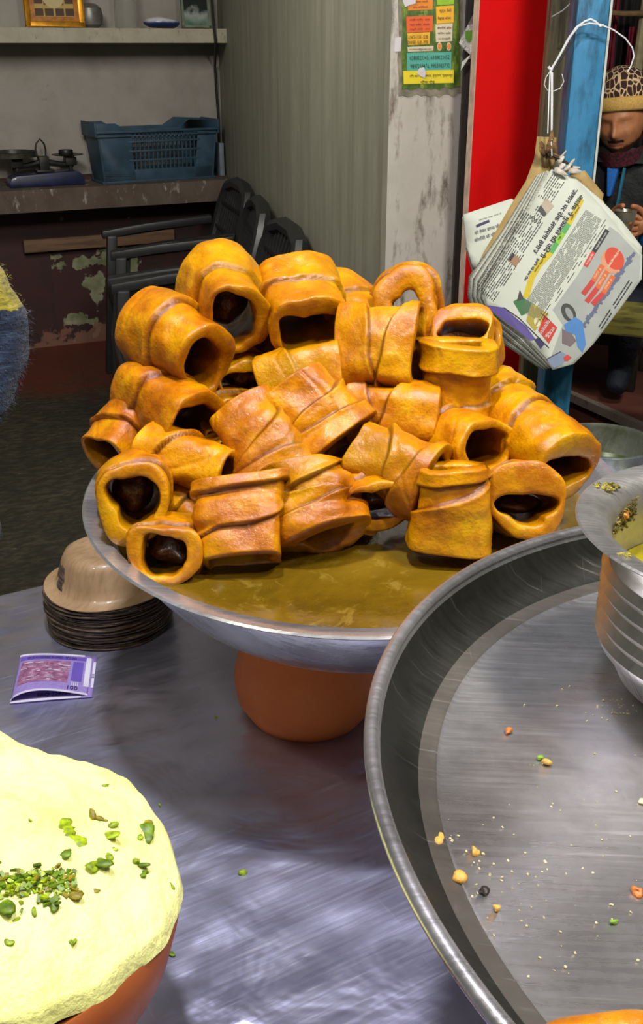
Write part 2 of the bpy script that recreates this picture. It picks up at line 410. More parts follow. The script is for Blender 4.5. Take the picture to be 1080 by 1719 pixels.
gr = MB().prism([(-1.05, -2.8, .002), (-.03, -2.8, .002), (-.03, 2.6, .002), (-.42, 1.6, .002), (-.80, -.3, .002)], (0, 0, .004)).build('floor_lane', M_DARKG, smooth=False)
gr.matrix_world = pf.matrix_world.copy(); struct(gr)
# dark back wall of the lane shop
lw0 = at_Y(960, 300, 5.6); lw0.z = 0
lw = wall_piece('wall_lane', lw0-Vector((.9, 0, 0)), Vector((1, 0, 0)), 4.5, 0, TOP, Vector((0, 1, 0)), plain('dark_lane_wall', srgb(30, 28, 24), .8), .1); struct(lw)

# ================================================================== THE SYRUP BOWL AND ITS SWEETS
def m_dough():
    t = NT('fried_glazed_dough')
    oi = t.n('ShaderNodeObjectInfo'); off = t.n('ShaderNodeVectorMath', operation='SCALE'); off.inputs[0].default_value = (7, 3, 5); t.l(oi.outputs['Random'], off.inputs['Scale'])
    v = t.n('ShaderNodeVectorMath', operation='ADD'); t.l(t.tc.outputs['Object'], v.inputs[0]); t.l(off.outputs[0], v.inputs[1]); vec = v.outputs[0]
    n1 = t.noise(32, 5, .6, vec=vec); n2 = t.noise(120, 5, .65, vec=vec); n3 = t.noise(420, 3, .6, vec=vec)
    c = t.ramp(n1, [(.28, srgb(146, 70, 0)), (.44, srgb(182, 102, 0)), (.58, srgb(204, 132, 0)), (.74, srgb(214, 160, 20))])
    c = t.mix(t.ramp(n2, [(.52, 0), (.72, .6)]), c, srgb(158, 80, 0))
    c = t.mix(t.ramp(n2, [(.2, .45), (.36, 0)]), c, srgb(220, 176, 62))
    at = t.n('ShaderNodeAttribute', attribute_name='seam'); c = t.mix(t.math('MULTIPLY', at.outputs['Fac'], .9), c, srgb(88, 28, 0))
    ab = t.n('ShaderNodeAttribute', attribute_name='pale'); c = t.mix(t.math('MULTIPLY', ab.outputs['Fac'], .55), c, srgb(172, 136, 62))
    dp = t.n('ShaderNodeAttribute', attribute_name='deep'); c = t.mix(t.math('MULTIPLY', dp.outputs['Fac'], .85), c, srgb(74, 32, 4))  # browner with depth: soaked dough, plus shade of the hollow put into the colour
    c = t.mix(t.ramp(n3, [(.70, 0), (.76, .5)]), c, srgb(90, 40, 12))
    hs = t.n('ShaderNodeHueSaturation'); t.l(c, hs.inputs['Color']); hs.inputs['Saturation'].default_value = 1.08; t.l(t.math('ADD', t.math('MULTIPLY', oi.outputs['Random'], .2), .78), hs.inputs['Value'])
    t.l(t.math('ADD', t.math('MULTIPLY', oi.outputs['Random'], .010), .501), hs.inputs['Hue'])
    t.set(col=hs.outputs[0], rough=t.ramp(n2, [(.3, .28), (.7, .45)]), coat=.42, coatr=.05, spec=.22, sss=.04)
    t.b.inputs['Subsurface Radius'].default_value = (.006, .003, .001)
    b = t.bump(n1, .4, .004); b = t.bump(n2, .6, .0022, b); b = t.bump(n3, .25, .0007, b)
    t.set(normal=b); t.l(t.bump(t.noise(170, 4, .65, vec=vec), .6, .003), t.b.inputs['Coat Normal'])
    return t.mat
M_DOUGH = m_dough()
M_FILL = (lambda t: (t.set(col=t.ramp(t.noise(90, 5), [(.35, srgb(38, 16, 6)), (.6, srgb(84, 44, 16)), (.8, srgb(120, 88, 50))]), rough=.3, coat=.6, coatr=.1,
          normal=t.bump(t.noise(140, 5), .8, .004)), t.mat)[1])(NT('dark_milk_filling'))
def sstep(x): x = np.clip(x, 0, 1); return x*x*(3-2*x)

def roll(name, px, py, Y, ax, L, Wd, Ht, label, seed, flaps=(), ref='up', n=2.3, wall=15, hole=(1, 1), lip=0, lipdir=0, taper=(0, 0), slant=(0, 0),
         rotu=0, fill=.55, bend=0, pinch=(0, 0), dent=(), amp=1.0, twist=0, NU=112, NV=52, spread=.0):
    """A folded roll of dough: a thick-walled tube whose overlapping wraps (flaps) stand proud of it.
    px,py: where its middle is seen; Y its distance; ax=(right, down, towards viewer) direction of its open front end; sizes in picture pixels."""
    ctr = at_Y(px, py, Y)
    zc = ctr.y*math.cos(PITCH)-(ctr.z-H)*math.sin(PITCH); s = zc/FPX
    L *= 1.08; Wd *= 1.11; Ht *= 1.11; wall *= .78; lip *= .8; hole = (min(.98, hole[0]*1.09), min(.98, hole[1]*1.1)); L *= s; a_ = Wd*s/2; b_ = Ht*s/2; w0 = wall*s
    e1 = (CR*ax[0]-CU*ax[1]+CT*ax[2]).normalized()
    up = CU if ref == 'up' else CT
    e2 = (up-e1*up.dot(e1)).normalized()                 # u = 0
    e3 = e1.cross(e2)                                     # u = +90 deg
    if rotu:
        q = Matrix.Rotation(R(rotu), 3, e1); e2 = q @ e2; e3 = q @ e3
    E = np.array([e1, e3, e2])                            # local x,y,z (x = axis)
    u = np.linspace(0, 2*PI, NU, endpoint=False); th = np.where(u > PI, u-2*PI, u)/PI   # -1..1 around, 0 at e2
    nin = 16; nlip = 7
    vo = np.linspace(-1, 1, NV)
    # rows: outer back->front, front lip, inner front->back, back lip
    rows_v = np.concatenate([vo, np.full(nlip, 1.), np.linspace(.97, -.97, nin), np.full(nlip, -1.)])
    lipc = np.linspace(0, PI, nlip+2)[1:-1]
    inset = np.concatenate([np.zeros(NV), (1-np.cos(lipc))/2, np.ones(nin), (1-np.cos(lipc[::-1]))/2])
    bulge = np.concatenate([np.zeros(NV), np.sin(lipc), np.zeros(nin), -np.sin(lipc)])
    V, U = np.meshgrid(rows_v, u, indexing='ij'); TH = np.meshgrid(rows_v, th, indexing='ij')[1]
    IN = inset[:, None]; BU = bulge[:, None]
    cu = np.cos(U); su = np.sin(U)
    pw = 2/n
    ez = np.sign(cu)*np.abs(cu)**pw*b_; ey = np.sign(su)*np.abs(su)**pw*a_
    sc = 1+taper[0]*V+taper[1]*(1-V*V)
    ez = ez*sc; ey = ey*sc
    # ends flattened (pinch): front, back
    k = sstep((V-.1)/.9)*pinch[0]+sstep((-V-.1)/.9)*pinch[1]
    ez = ez*(1-k); ey = ey*(1+k*.25)
    r = np.sqrt(ey**2+ez**2)
    # surface noise, same for inner and outer
    rg = np.random.RandomState(seed*7+1); har = 1+0*V; hh = 1+0*V
    for kq, ka in ((2, 1.2), (3, 1), (4, .6), (5, .3)):
        har = har+rg.uniform(.02, .05)*amp*ka*np.cos(kq*U+rg.uniform(0, 6.3)+rg.uniform(-1.2, 1.2)*V)
        hh = hh+rg.uniform(.02, .06)*amp*ka*np.cos(kq*U+rg.uniform(0, 6.3))
    ey = ey*har; ez = ez*har; r = r*har
    Pn = np.stack([V*L/2, ey, ez], -1)
    nz = sines(Pn, seed, 55, .0021*amp)+sines(Pn, seed+1, 130, .0010*amp)+sines(Pn, seed+2, 330, .0004*amp)-np.maximum(0, 1-np.abs(sines(Pn, seed+4, 60, 1))*6)*.0007*amp
    T = np.zeros_like(V); seam = np.zeros_like(V)
    outer = 1-IN
    for (a, b, c, tt, sd) in flaps:
        jag = sines(Pn*np.array([0, 1, 1]), seed+9+int(a*50) % 7, 160, .015)
        d = sd*(V-a-b*TH-c*TH**2-jag*1.6)
        st = sstep(d/.045+.5)*(1+.25*np.exp(-(d/.12)**2))
        # wrap fades out behind so the seam closes on itself
        T += st*tt*1.25*s
        seam = np.maximum(seam, np.exp(-((d+.025)/.04)**2))
    for (dv, dth, rv, rt, dp) in dent:
        dd = ((V-dv)/rv)**2+((TH-dth)/rt)**2
        T -= np.exp(-dd)*dp*s
    wl = w0*(1+.35*sines(Pn, seed+5, 60, .5))+lip*s*np.maximum(0, np.cos(U-R(lipdir)))**2*np.where(V > 0, sstep(V), 0)
    wl = np.maximum(wl, 4*s)
    rin_z = (np.maximum(b_*.15, 0)+0*V)
    rr = r+nz+T*outer
    fz = (rr-wl*IN)/np.maximum(r, 1e-6)*(1+IN*(hh-1)*1.6)
    hz = 1-IN*(1-hole[1]); hy = 1-IN*(1-hole[0])
    y = ey*fz*hy; z = ez*fz*hz
    if lip: z = z-IN*lip*s*.35*math.cos(R(lipdir)); y = y-IN*lip*s*.35*math.sin(R(lipdir))
    x = V*L/2+BU*w0*.38
    x = x+np.abs(V)**3*np.sign(V)*(slant[0]*s*np.cos(U)+slant[1]*s*np.sin(U))*np.where(V > 0, 1, .3)
    x = x+sines(np.stack([V*0, ey, ez], -1), seed+21, 70, .0016*amp)*V
    if twist:
        an = R(twist)*V; y, z = y*np.cos(an)-z*np.sin(an), y*np.sin(an)+z*np.cos(an)
    if bend: z = z+bend*s*(1-V*V)
    Pl = np.stack([x, y, z], -1)
    base = np.array(ctr)
    P = Pl @ E                                            # relative to the centre
    pale = np.clip(sines(Pn, seed+31, 45, .5), 0, 1)*.8
    pale = np.where(IN > .5, np.clip(pale+.15, 0, 1), pale)
    seam = seam*outer+BU*BU*.25*(inset[:, None] < .5)
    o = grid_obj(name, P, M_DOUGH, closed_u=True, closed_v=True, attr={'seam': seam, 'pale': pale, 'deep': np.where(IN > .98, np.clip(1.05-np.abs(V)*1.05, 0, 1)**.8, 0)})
    o.location = ctr
    tag(o, label, 'sweet', 'rolled fried sweets heaped in the syrup bowl')
    if fill is not None:
        # the filling seen deep inside
        nu2, nv2 = 26, 13
        uu, vv = np.meshgrid(np.linspace(0, 2*PI, nu2, endpoint=False), np.linspace(0.001, PI-.001, nv2))
        fx = np.cos(vv)*L*.30+(fill-.75)*L*.5
        ry = max(a_-w0*1.2, .004)*hole[0]*.96; rz = max(b_-w0*1.2-lip*s*.4, .004)*hole[1]*.96
        Q = np.stack([fx, np.sin(vv)*np.sin(uu)*ry, np.sin(vv)*np.cos(uu)*rz-lip*s*.35*math.cos(R(lipdir))], -1)
        Q[..., 0] += sines(Q, seed+3, 260, .0022)
        f = grid_obj('filling', Q @ E, M_FILL, o, closed_u=True)
        f['label'] = 'dark sticky filling inside the roll'
    return o

# ---- the wide steel bowl, tipped slightly towards the viewer
BC = Vector((.0272, .7542, 1.0452)); BR = .2083
BT = Matrix.Rotation(math.atan(.06), 4, 'X')
M_BOWL = m_steel('bowl_steel', (.80, .82, .87, 1), .30, .88, .5, scale=1.4)
bowl = empty('steel_bowl', (BC.x, BC.y, BC.z), label='wide shallow steel bowl full of syrup resting on an orange clay pot', cat='bowl', rot=(math.atan(.06), 0, 0))
DEP = .096
def bz(r, dep=DEP): return -dep*(1-(abs(r)/(BR-.013))**4.3)
rr_ = [(BR-.013)*k/26 for k in range(27)]
prof = [(r, bz(r)-.0016) for r in rr_]
rim = [(BR-.0125, -.0022), (BR-.001, -.0012), (BR+.0006, .0004), (BR-.0008, .0018), (BR-.0115, .0008), (BR-.0135, -.0014)]
MB().lathe(prof+rim+[(r, bz(r)) for r in rr_[::-1][1:]], 160).build('bowl_body', M_BOWL, bowl, angle=50)
# syrup, level
SYZ = BC.z-.0195
def m_syrup():
    t = NT('sugar_syrup'); n = t.noise(9, 6, .6, dist=.8); n2 = t.noise(34, 5, .7, dist=1.2)
    c = t.ramp(n, [(.3, srgb(66, 50, 6)), (.5, srgb(96, 74, 12)), (.7, srgb(114, 90, 22))])
    c = t.mix(t.ramp(n2, [(.56, 0), (.66, .35)]), c, srgb(150, 128, 56))
    t.set(col=c, rough=.12, spec=.5, coat=.5, coatr=.03, normal=t.bump(n2, .12, .002, t.bump(n, .25, .006))); return t.mat
cosT = math.cos(math.atan(.06))
# the level syrup meets the tilted bowl: outline found per direction
tl = math.tan(math.atan(.06)); cosT = math.cos(math.atan(.06))
def syr(a):
    lo, hi = .05, BR
    for _ in range(30):
        m = (lo+hi)/2; x, y = m*math.cos(a), m*math.sin(a)
        # into the bowl frame
        v = BT.to_3x3().inverted() @ Vector((x, y, SYZ-BC.z))
        if v.z > bz(math.hypot(v.x, v.y)) : lo = m
        else: hi = m
    return lo
pts = MB(); N_ = 120; kk = [k/16 for k in range(17)]
vs = [Vector((syr(2*PI*j/N_)*f*math.cos(2*PI*j/N_), syr(2*PI*j/N_)*f*math.sin(2*PI*j/N_), 0)) for f in kk[1:] for j in range(N_)]
pts.add(vs+[Vector((0, 0, 0))], [(i*N_+j, i*N_+(j+1) % N_, (i+1)*N_+(j+1) % N_, (i+1)*N_+j) for i in range(15) for j in range(N_)]+[(16*N_, j, (j+1) % N_) for j in range(N_)])
sy = pts.build('syrup', m_syrup()); sy.location = (BC.x, BC.y, SYZ)
tag(sy, 'pool of glossy olive-brown sugar syrup filling the wide steel bowl', 'syrup', kind='stuff')
# clay pot turned upside down under the bowl
def m_clay(name, a, b, rough=.6):
    t = NT(name); n = t.noise(18, 6, .6); n2 = t.noise(150, 4, .6)
    c = t.mix(t.ramp(n2, [(.66, 0), (.75, .35)]), t.ramp(n, [(.3, a), (.7, b)]), srgb(206, 140, 84))
    t.set(col=c, rough=rough, normal=t.bump(t.noise(1, 3, vec=t.map((3, 3, 120))), .15, .001, t.bump(n2, .2, .0006))); return t.mat
M_CLAY = m_clay('orange_clay', srgb(214, 112, 44), srgb(226, 130, 58))
CPX = at_h(492, 1200, TZ+.045); PC = Vector((-.012, .742, TZ))
prof = [(.0, .097), (.022, .0965), (.038, .089), (.048, .072), (.057, .052), (.0605, .034), (.0585, .017), (.052, .005), (.049, .0), (.045, .0), (.05, .012), (.052, .032), (.046, .058), (.03, .074), (0, .08)]
cp = MB().lathe([(r, z) for r, z in prof], 72).build('clay_pot', M_CLAY, angle=60); cp.location = PC
tag(cp, 'round orange clay pot upturned on the table under the syrup bowl', 'pot')

# ---- the heap.  (x, y, distance, front direction, length, width, height, ...)
F = roll
NAME = 'fried_sweet'
# top row
F(NAME, 384, 512, .835, (.30, .62, .85), 118, 112, 116, 'open-ended golden roll topmost at the left peak, collar fold round its mouth', 11,
  flaps=[(.12, .10, .18, 6, -1)], wall=13, lip=10, lipdir=-60, hole=(.80, .82), n=2.4, taper=(-.02, .04), fill=.25)
F(NAME, 508, 512, .84, (.18, .62, .62), 128, 112, 108, 'tall golden roll at the centre peak with wide dark mouth facing down', 12,
  flaps=[(.05, -.25, .12, 6, -1)], wall=13, lip=14, lipdir=0, hole=(.86, .66), n=2.5, taper=(.02, .06), fill=.35)
F(NAME, 300, 583, .80, (.66, .42, .62), 140, 112, 112, 'collared roll at the upper left edge with a mouth pointing right', 13,
  flaps=[(-.02, .18, .10, 7, -1)], wall=14, lip=16, lipdir=-40, hole=(.82, .72), n=2.3, taper=(-.03, .05), fill=.35)
F(NAME, 590, 530, .872, (.25, .5, .5), 110, 92, 84, 'half-hidden roll tucked behind the centre peak roll', 14, flaps=[(.1, .2, .1, 5, -1)], wall=12, fill=.4)
F(NAME, 682, 513, .862, (-.12, .12, .92), 84, 98, 98, 'ring-like roll at the right peak that one can see through', 15,
  flaps=[(.35, .05, .1, 7, -1)], wall=26, lip=16, lipdir=15, hole=(.72, .70), n=2.4, fill=None)
F(NAME, 638, 589, .79, (1, .05, .30), 122, 128, 92, 'flat pillow-shaped sweet with crossed folds below the see-through ring', 16, ref='cam',
  flaps=[(-.10, .75, .1, 7, -1), (.30, -.9, .2, 6, 1)], wall=11, n=3.0, hole=(.9, .8), pinch=(.12, .12), fill=.6, rotu=0)
# second row
F(NAME, 413, 630, .835, (.28, .32, .8), 90, 98, 78, 'small roll behind with sideways mouth, under the left peak', 17, flaps=[(.2, .3, 0, 5, -1)], wall=11, hole=(.86, .74), lip=6, fill=.4)
F(NAME, 478, 590, .872, (.3, .4, .6), 90, 90, 72, 'dull brown roll deep between the two peak rolls', 18, wall=10, fill=.5, flaps=[(.1, .3, 0, 5, -1)])
F(NAME, 288, 684, .775, (.62, .42, .62), 146, 108, 104, 'large smooth roll below the collared one on the left side', 19,
  flaps=[(-.05, -.35, -.2, 5, -1)], wall=12, hole=(.90, .70), lip=4, n=2.3, taper=(.02, .02), fill=.3, slant=(-8, 0))
F(NAME, 530, 694, .752, (.60, .78, .12), 112, 116, 96, 'crumpled tilted sweet at the heart of the heap with folded-over corner', 20, ref='cam',
  flaps=[(-.05, .55, .2, 8, 1), (.42, -.5, 0, 6, 1)], wall=10, n=3.0, dent=[(.5, .1, .22, .12, 12)], hole=(.9, .7), twist=14, fill=.6, amp=1.3)
F(NAME, 508, 632, .782, (.93, -.22, .12), 124, 84, 70, 'strip-shaped fold lying over the crumpled sweet in the middle', 41, ref='cam', flaps=[(0, .7, .1, 6, -1)], wall=9, n=2.8, fill=None)
F(NAME, 775, 572, .815, (-.05, -.35, .7), 70, 108, 88, 'pale upper roll of the right shoulder with a folded band', 21, ref='up',
  flaps=[(.15, .05, .3, 8, -1)], wall=13, hole=(.9, .5), lip=10, n=2.5, fill=.7)
F(NAME, 768, 640, .775, (.02, -.90, .38), 116, 104, 84, 'upright barrel-shaped sweet on the right shoulder', 22, ref='cam',
  flaps=[(.40, .04, -.1, 8, 1), (-.55, .5, .1, 4, -1)], wall=12, n=2.7, hole=(.85, .6), fill=.7, rotu=6)
F(NAME, 705, 612, .838, (.25, .2, .8), 78, 78, 84, 'dark-mouthed roll squeezed between pillow and barrel sweets', 23, wall=12, hole=(.85, .7), fill=.4)
F(NAME, 663, 694, .765, (1, .10, .25), 128, 96, 84, 'side-lying sweet with long diagonal seam under the flat pillow', 24, ref='cam',
  flaps=[(-.1, -.85, .1, 8, 1), (-.45, .6, 0, 5, -1)], wall=10, n=2.8, pinch=(.05, .15), hole=(.9, .75), fill=.6, amp=1.2)
F(NAME, 848, 674, .80, (.35, .45, .62), 84, 80, 84, 'small collared roll at the right edge above the largest open one', 25,
  flaps=[(.15, .15, .1, 7, -1)], wall=11, hole=(.85, .75), fill=.3)
# third row
F(NAME, 440, 742, .735, (.42, .75, .2), 138, 106, 84, 'long tilted sweet left of centre with overlapping seam down its side', 26, ref='cam',
  flaps=[(.10, 1.5, .0, 7, 1), (.62, -.2, 0, 4, 1)], wall=11, n=2.9, pinch=(.08, .25), hole=(.9, .7), fill=.6, amp=1.15)
F(NAME, 385, 694, .805, (.4, .3, .7), 80, 80, 70, 'shaded roll in the gap left of the crumpled middle sweet', 27, wall=11, fill=.4, flaps=[(0, .3, 0, 5, -1)])
F(NAME, 362, 735, .79, (.2, .3, .8), 72, 66, 60, 'small shaded roll end above the twisted sweet on the left', 28, wall=10, fill=.4)
F(NAME, 212, 732, .775, (-.35, .55, .45), 96, 92, 92, 'half-hidden roll at the far left behind the big open one', 29, flaps=[(.12, .1, .1, 6, -1)], wall=12, fill=.4)
F(NAME, 316, 774, .728, (.86, .30, .32), 150, 82, 76, 'twisted sweet on the left ending in a narrow dark mouth', 30,
  flaps=[(-.05, -.9, .0, 7, -1)], wall=11, hole=(.85, .7), n=2.4, twist=18, taper=(-.04, .03), fill=.35)
F(NAME, 775, 742, .742, (.52, .22, .72), 118, 104, 76, 'horizontal roll under the barrel sweet with wide dark mouth', 31,
  flaps=[(-.3, -.3, .2, 5, -1)], wall=12, hole=(.86, .72), n=2.3, taper=(.02, .04), fill=.3)
F(NAME, 908, 752, .745, (.38, .42, .80), 150, 108, 108, 'biggest open roll at the right edge beside the steel pot', 32,
  flaps=[(-.25, .4, .2, 5, -1)], wall=13, hole=(.84, .62), lip=16, lipdir=0, n=2.3, taper=(.0, .05), fill=.3)
F(NAME, 660, 786, .708, (.80, .42, .32), 136, 92, 80, 'folded sweet above the syrup with a slim triangular flap', 33, ref='cam',
  flaps=[(.0, 1.0, .0, 8, 1), (.55, -.5, 0, 5, 1)], wall=10, n=2.7, hole=(.88, .7), fill=.45, amp=1.2)
F(NAME, 563, 742, .80, (.9, .2, .3), 90, 76, 66, 'dark roll deep in the middle gap of the heap', 34, wall=10, fill=.5, flaps=[(0, .5, 0, 5, 1)])
F(NAME, 575, 790, .775, (.5, .3, .5), 78, 72, 62, 'brown roll in shadow above the crumpled bottom sweet', 35, wall=10, fill=.5)
F(NAME, 828, 780, .785, (.3, .3, .8), 74, 70, 66, 'partly hidden roll between the two open ones on the right', 36, wall=11, fill=.4)
# bottom row, standing in the syrup
F(NAME, 221, 832, .694, (.12, .22, .90), 108, 104, 116, 'large round-mouthed roll at the left rim of the steel bowl', 37,
  flaps=[(.15, .15, .15, 6, -1)], wall=16, hole=(.80, .80), lip=12, lipdir=150, n=2.3, fill=.1, slant=(-10, 0))
F(NAME, 285, 922, .656, (.05, .10, .92), 84, 108, 100, 'lowest roll at the front left, its square mouth holding syrup', 38,
  flaps=[(.45, .25, .1, 5, -1)], wall=15, hole=(.82, .76), lip=6, lipdir=-90, n=2.7, fill=.0)
F(NAME, 312, 852, .725, (.5, .5, .4), 96, 80, 70, 'dark roll in the gap behind the lowest front left roll', 39, wall=11, fill=.5, flaps=[(.2, .3, 0, 5, -1)])
F(NAME, 410, 873, .668, (.10, .95, .22), 122, 122, 84, 'square packet-like sweet standing in syrup with a pale triangle fold', 40, ref='cam',
  flaps=[(.30, .9, -1.2, 7, -1), (-.72, .1, 0, 7, -1)], wall=12, n=3.4, hole=(.85, .7), dent=[(.28, .25, .16, .16, 14), (-.6, .12, .12, .3, 6)], fill=.6, amp=1.1)
F(NAME, 520, 846, .690, (.25, .85, .30), 128, 118, 84, 'badly crumpled sweet at the middle of the syrup edge', 42, ref='cam',
  flaps=[(-.1, -1.1, .3, 8, 1), (-.35, 1.2, .0, 8, -1), (.35, .8, 0, 5, 1)], wall=10, n=2.6, dent=[(.35, -.28, .25, .1, 22), (-.2, .3, .3, .08, 14)], hole=(.8, .6), fill=.4, amp=1.9)
F(NAME, 630, 836, .700, (.15, .22, .86), 74, 104, 76, 'low roll behind the syrup with a wide shadowy mouth', 43,
  flaps=[(.3, .2, .1, 5, -1)], wall=11, hole=(.88, .78), n=2.2, fill=.35, slant=(12, 0))
F(NAME, 757, 849, .675, (.02, -.93, .30), 118, 108, 88, 'upright seamed sweet standing alone at the front of the syrup', 44, ref='cam',
  flaps=[(.34, .9, .0, 8, -1), (.70, .08, 0, 5, 1)], wall=13, n=2.8, hole=(.84, .62), fill=.75)
F(NAME, 873, 843, .700, (.02, .12, .92), 92, 116, 98, 'front right roll with a wide lip-like mouth', 45,
  flaps=[(.2, -.2, .1, 5, -1)], wall=15, hole=(.84, .50), lip=22, lipdir=0, n=2.2, fill=.1)
# a scrap of foam on the syrup
fo = MB().lathe([(0, .0012), (.012, .0014), (.022, .0006), (.0235, -.0008)], 24, wob=lambda r, z, a: (r*(1+.25*math.sin(3*a+1)+.15*math.sin(5*a)), z)).build('foam_scrap', plain('pale_foam', srgb(176, 168, 128), .5))
fp = at_h(590, 884, SYZ); fo.location = (fp.x, fp.y, SYZ+.001); fo.scale = (1, .8, 1)
tag(fo, 'pale foam patch floating against the crumpled bottom sweet', 'foam')

# ================================================================== PRINTING HELPERS
BOLD = [0.006]
def text_mesh(body, size=1.0):
    cu = bpy.data.curves.new('t', 'FONT'); cu.body = body; cu.size = size; cu.resolution_u = 2; cu.offset = BOLD[0]
    cu.align_x = 'CENTER'; cu.align_y = 'CENTER'
    o = bpy.data.objects.new('t', cu); C.objects.link(o)
    dg = bpy.context.evaluated_depsgraph_get(); me = bpy.data.meshes.new_from_object(o.evaluated_get(dg))
    vs = [v.co.copy() for v in me.vertices]; fs = [tuple(p.vertices) for p in me.polygons]
    bpy.data.objects.remove(o); bpy.data.curves.remove(cu); bpy.data.meshes.remove(me)
    if vs:
        cx = (min(v.x for v in vs)+max(v.x for v in vs))/2; cy = (min(v.y for v in vs)+max(v.y for v in vs))/2
        for v in vs: v.x -= cx; v.y -= cy
    return vs, fs
def fit_text(mb, body, fn, cx, cy, wid, hei, ang=0, mi=0):
    """text fitted in a box wid x hei around (cx,cy) of flat coordinates (y up); fn maps flat -> space"""
    vs, fs = text_mesh(body)
    if not vs: return
    w_ = max(v.x for v in vs)*2 or 1; h_ = max(v.y for v in vs)*2 or 1
    ca, sa = math.cos(ang), math.sin(ang)
    out = []
    for v in vs:
        x = v.x/w_*wid; y = v.y/h_*hei
        out.append(fn(cx+x*ca-y*sa, cy+x*sa+y*ca))
    mb.add(out, fs, mi)
def ink(name, col, rough=.6): return plain(name, col, rough, var=.04, bump=0)

# ================================================================== BIG TRAY AND THE POT ON IT
TC = Vector((.2882, .3589, 1.0756)); TR = .2715
M_TRAY = m_steel('brushed_tray_steel', (.70, .69, .71, 1), .31, .90, .9, scale=1.0, dirt=(.16, .15, .14, 1), dirtk=.35, rot=R(-14))
tray = empty('round_tray', TC, rot=(0, math.atan(.05), 0), label='huge round grey steel tray in the right foreground with crumbs on it', cat='tray')
TDP = -.0270
tp = [(0, TDP), (.12, TDP), (TR-.0365, TDP), (TR-.0345, TDP+.0014), (TR-.033, TDP+.0020), (TR-.0262, TDP+.0030), (TR-.017, -.0175), (TR-.011, -.010), (TR-.008, -.003), (TR-.0065, -.001)]
bead = [(TR-.004+.0034*math.cos(a), .0004+.0034*math.sin(a)) for a in [PI+.2-i*PI*1.5/8 for i in range(9)]]
under = [(TR-.006, -.006), (TR-.0095, -.011), (TR-.016, -.0195), (TR-.0235, TDP+.0020), (TR-.030, TDP+.0006), (TR-.033, TDP-.0016), (0, TDP-.0016)]
M_TRAYW = m_steel('tray_wall_dark_reflection', (.075, .075, .065, 1), .45, .92, .3, scale=1.0, dirt=(.025, .025, .02, 1), dirtk=.6)  # dark reflection of the surroundings put into the wall colour
M_TRAYL = m_steel('brownish_tray_ledge', (.17, .155, .135, 1), .4, .6, .4, scale=1.0, dirt=(.07, .06, .05, 1), dirtk=.5)  # ledge ring in a darker, browner grey than the tray floor
mb = MB(); mb.lathe(tp[:4], 200); mb.m = [0]*len(mb.f); mb.f = [q for q in mb.f if len(q) == 4]; mb.m = [0]*len(mb.f)
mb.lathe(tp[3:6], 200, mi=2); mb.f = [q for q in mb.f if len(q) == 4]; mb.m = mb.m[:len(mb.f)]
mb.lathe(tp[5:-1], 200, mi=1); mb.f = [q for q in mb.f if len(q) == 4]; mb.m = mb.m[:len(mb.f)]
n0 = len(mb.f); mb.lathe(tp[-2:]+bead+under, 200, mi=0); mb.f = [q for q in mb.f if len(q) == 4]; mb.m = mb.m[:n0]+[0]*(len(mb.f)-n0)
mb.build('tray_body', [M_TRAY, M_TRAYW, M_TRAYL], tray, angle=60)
TM = Matrix.Translation(TC) @ Matrix.Rotation(math.atan(.05), 4, 'Y')
TN = TM.to_3x3() @ Vector((0, 0, 1)); TF = TM @ Vector((0, 0, TDP))
def on_tray(px, py, off=0): return at_plane(px, py, TF+TN*off, TN)
sp = MB().lathe([(0, .194), (.05, .190), (.075, .165), (.09, .11), (.098, .05), (.1, .0), (.092, .0), (.09, .05), (.08, .11), (.06, .16), (0, .18)], 48).build('clay_pot', M_CLAY, angle=60)
sp.location = (TC.x+.02, TC.y, TZ); tag(sp, 'large clay pot upturned under the big round tray as its stand', 'pot')
# pot
DCX, DCY, DZ = .209, .453, 1.150
M_POT = m_steel('spun_aluminium', (.60, .59, .56, 1), .34, .88, .3, dirt=(.20, .19, .15, 1), dirtk=.4, scale=2)
fz = (TF.z-.05*(DCX-TF.x))-DZ+.0015
dg_ = empty('steel_pot', (DCX, DCY, DZ), label='round wide-rimmed aluminium pot of yellow-green chutney standing on the tray', cat='pot')
pr = [(0, fz), (.030, fz), (.046, fz+.004), (.058, fz+.013), (.0655, fz+.028), (.0685, -.066)]
for k in range(5): z = -.060+k*.0085; pr += [(.0712, z), (.0684, z+.0042)]
pr += [(.0695, -.016), (.0700, -.010), (.0735, -.0045), (.079, -.0015), (.0858, -.0003), (.0866, .0006), (.0856, .0014), (.078, .0008), (.0722, -.002), (.0686, -.008), (.0672, -.02), (.067, -.06), (.064, fz+.03), (.045, fz+.006), (0, fz+.003)]
MB().lathe(pr, 128).build('pot_body', M_POT, dg_, angle=40)
t = NT('yellow_green_chutney'); n = t.noise(60, 5); t.set(col=t.ramp(n, [(.3, srgb(112, 104, 6)), (.6, srgb(150, 136, 16)), (.8, srgb(104, 122, 30))]), rough=.18, coat=.4, normal=t.bump(n, .3, .002)); M_CHUT = t.mat
ch = MB().lathe([(0, 0), (.03, .0003), (.06, .0), (.0668, .0008)], 64).build('chutney', M_CHUT); ch.location = (DCX, DCY, DZ-.036)
tag(ch, 'yellow-green chutney inside the wide-rimmed aluminium pot', 'chutney', kind='stuff')
def blob(name, loc, s, mat, seed=0, amp=.35, parent=None, nu=18, nv=10, fr=2.4, flat=None):
    uu, vv = np.meshgrid(np.linspace(0, 2*PI, nu, endpoint=False), np.linspace(.001, PI-.001, nv))
    Q = np.stack([np.sin(vv)*np.cos(uu), np.sin(vv)*np.sin(uu), np.cos(vv)], -1)
    Q = Q*(1+sines(Q, seed, fr, amp))[..., None]*np.array(s)
    if flat is not None: Q[..., 2] = np.maximum(Q[..., 2], flat)
    o = grid_obj(name, Q, mat, parent, closed_u=True); o.location = loc; return o
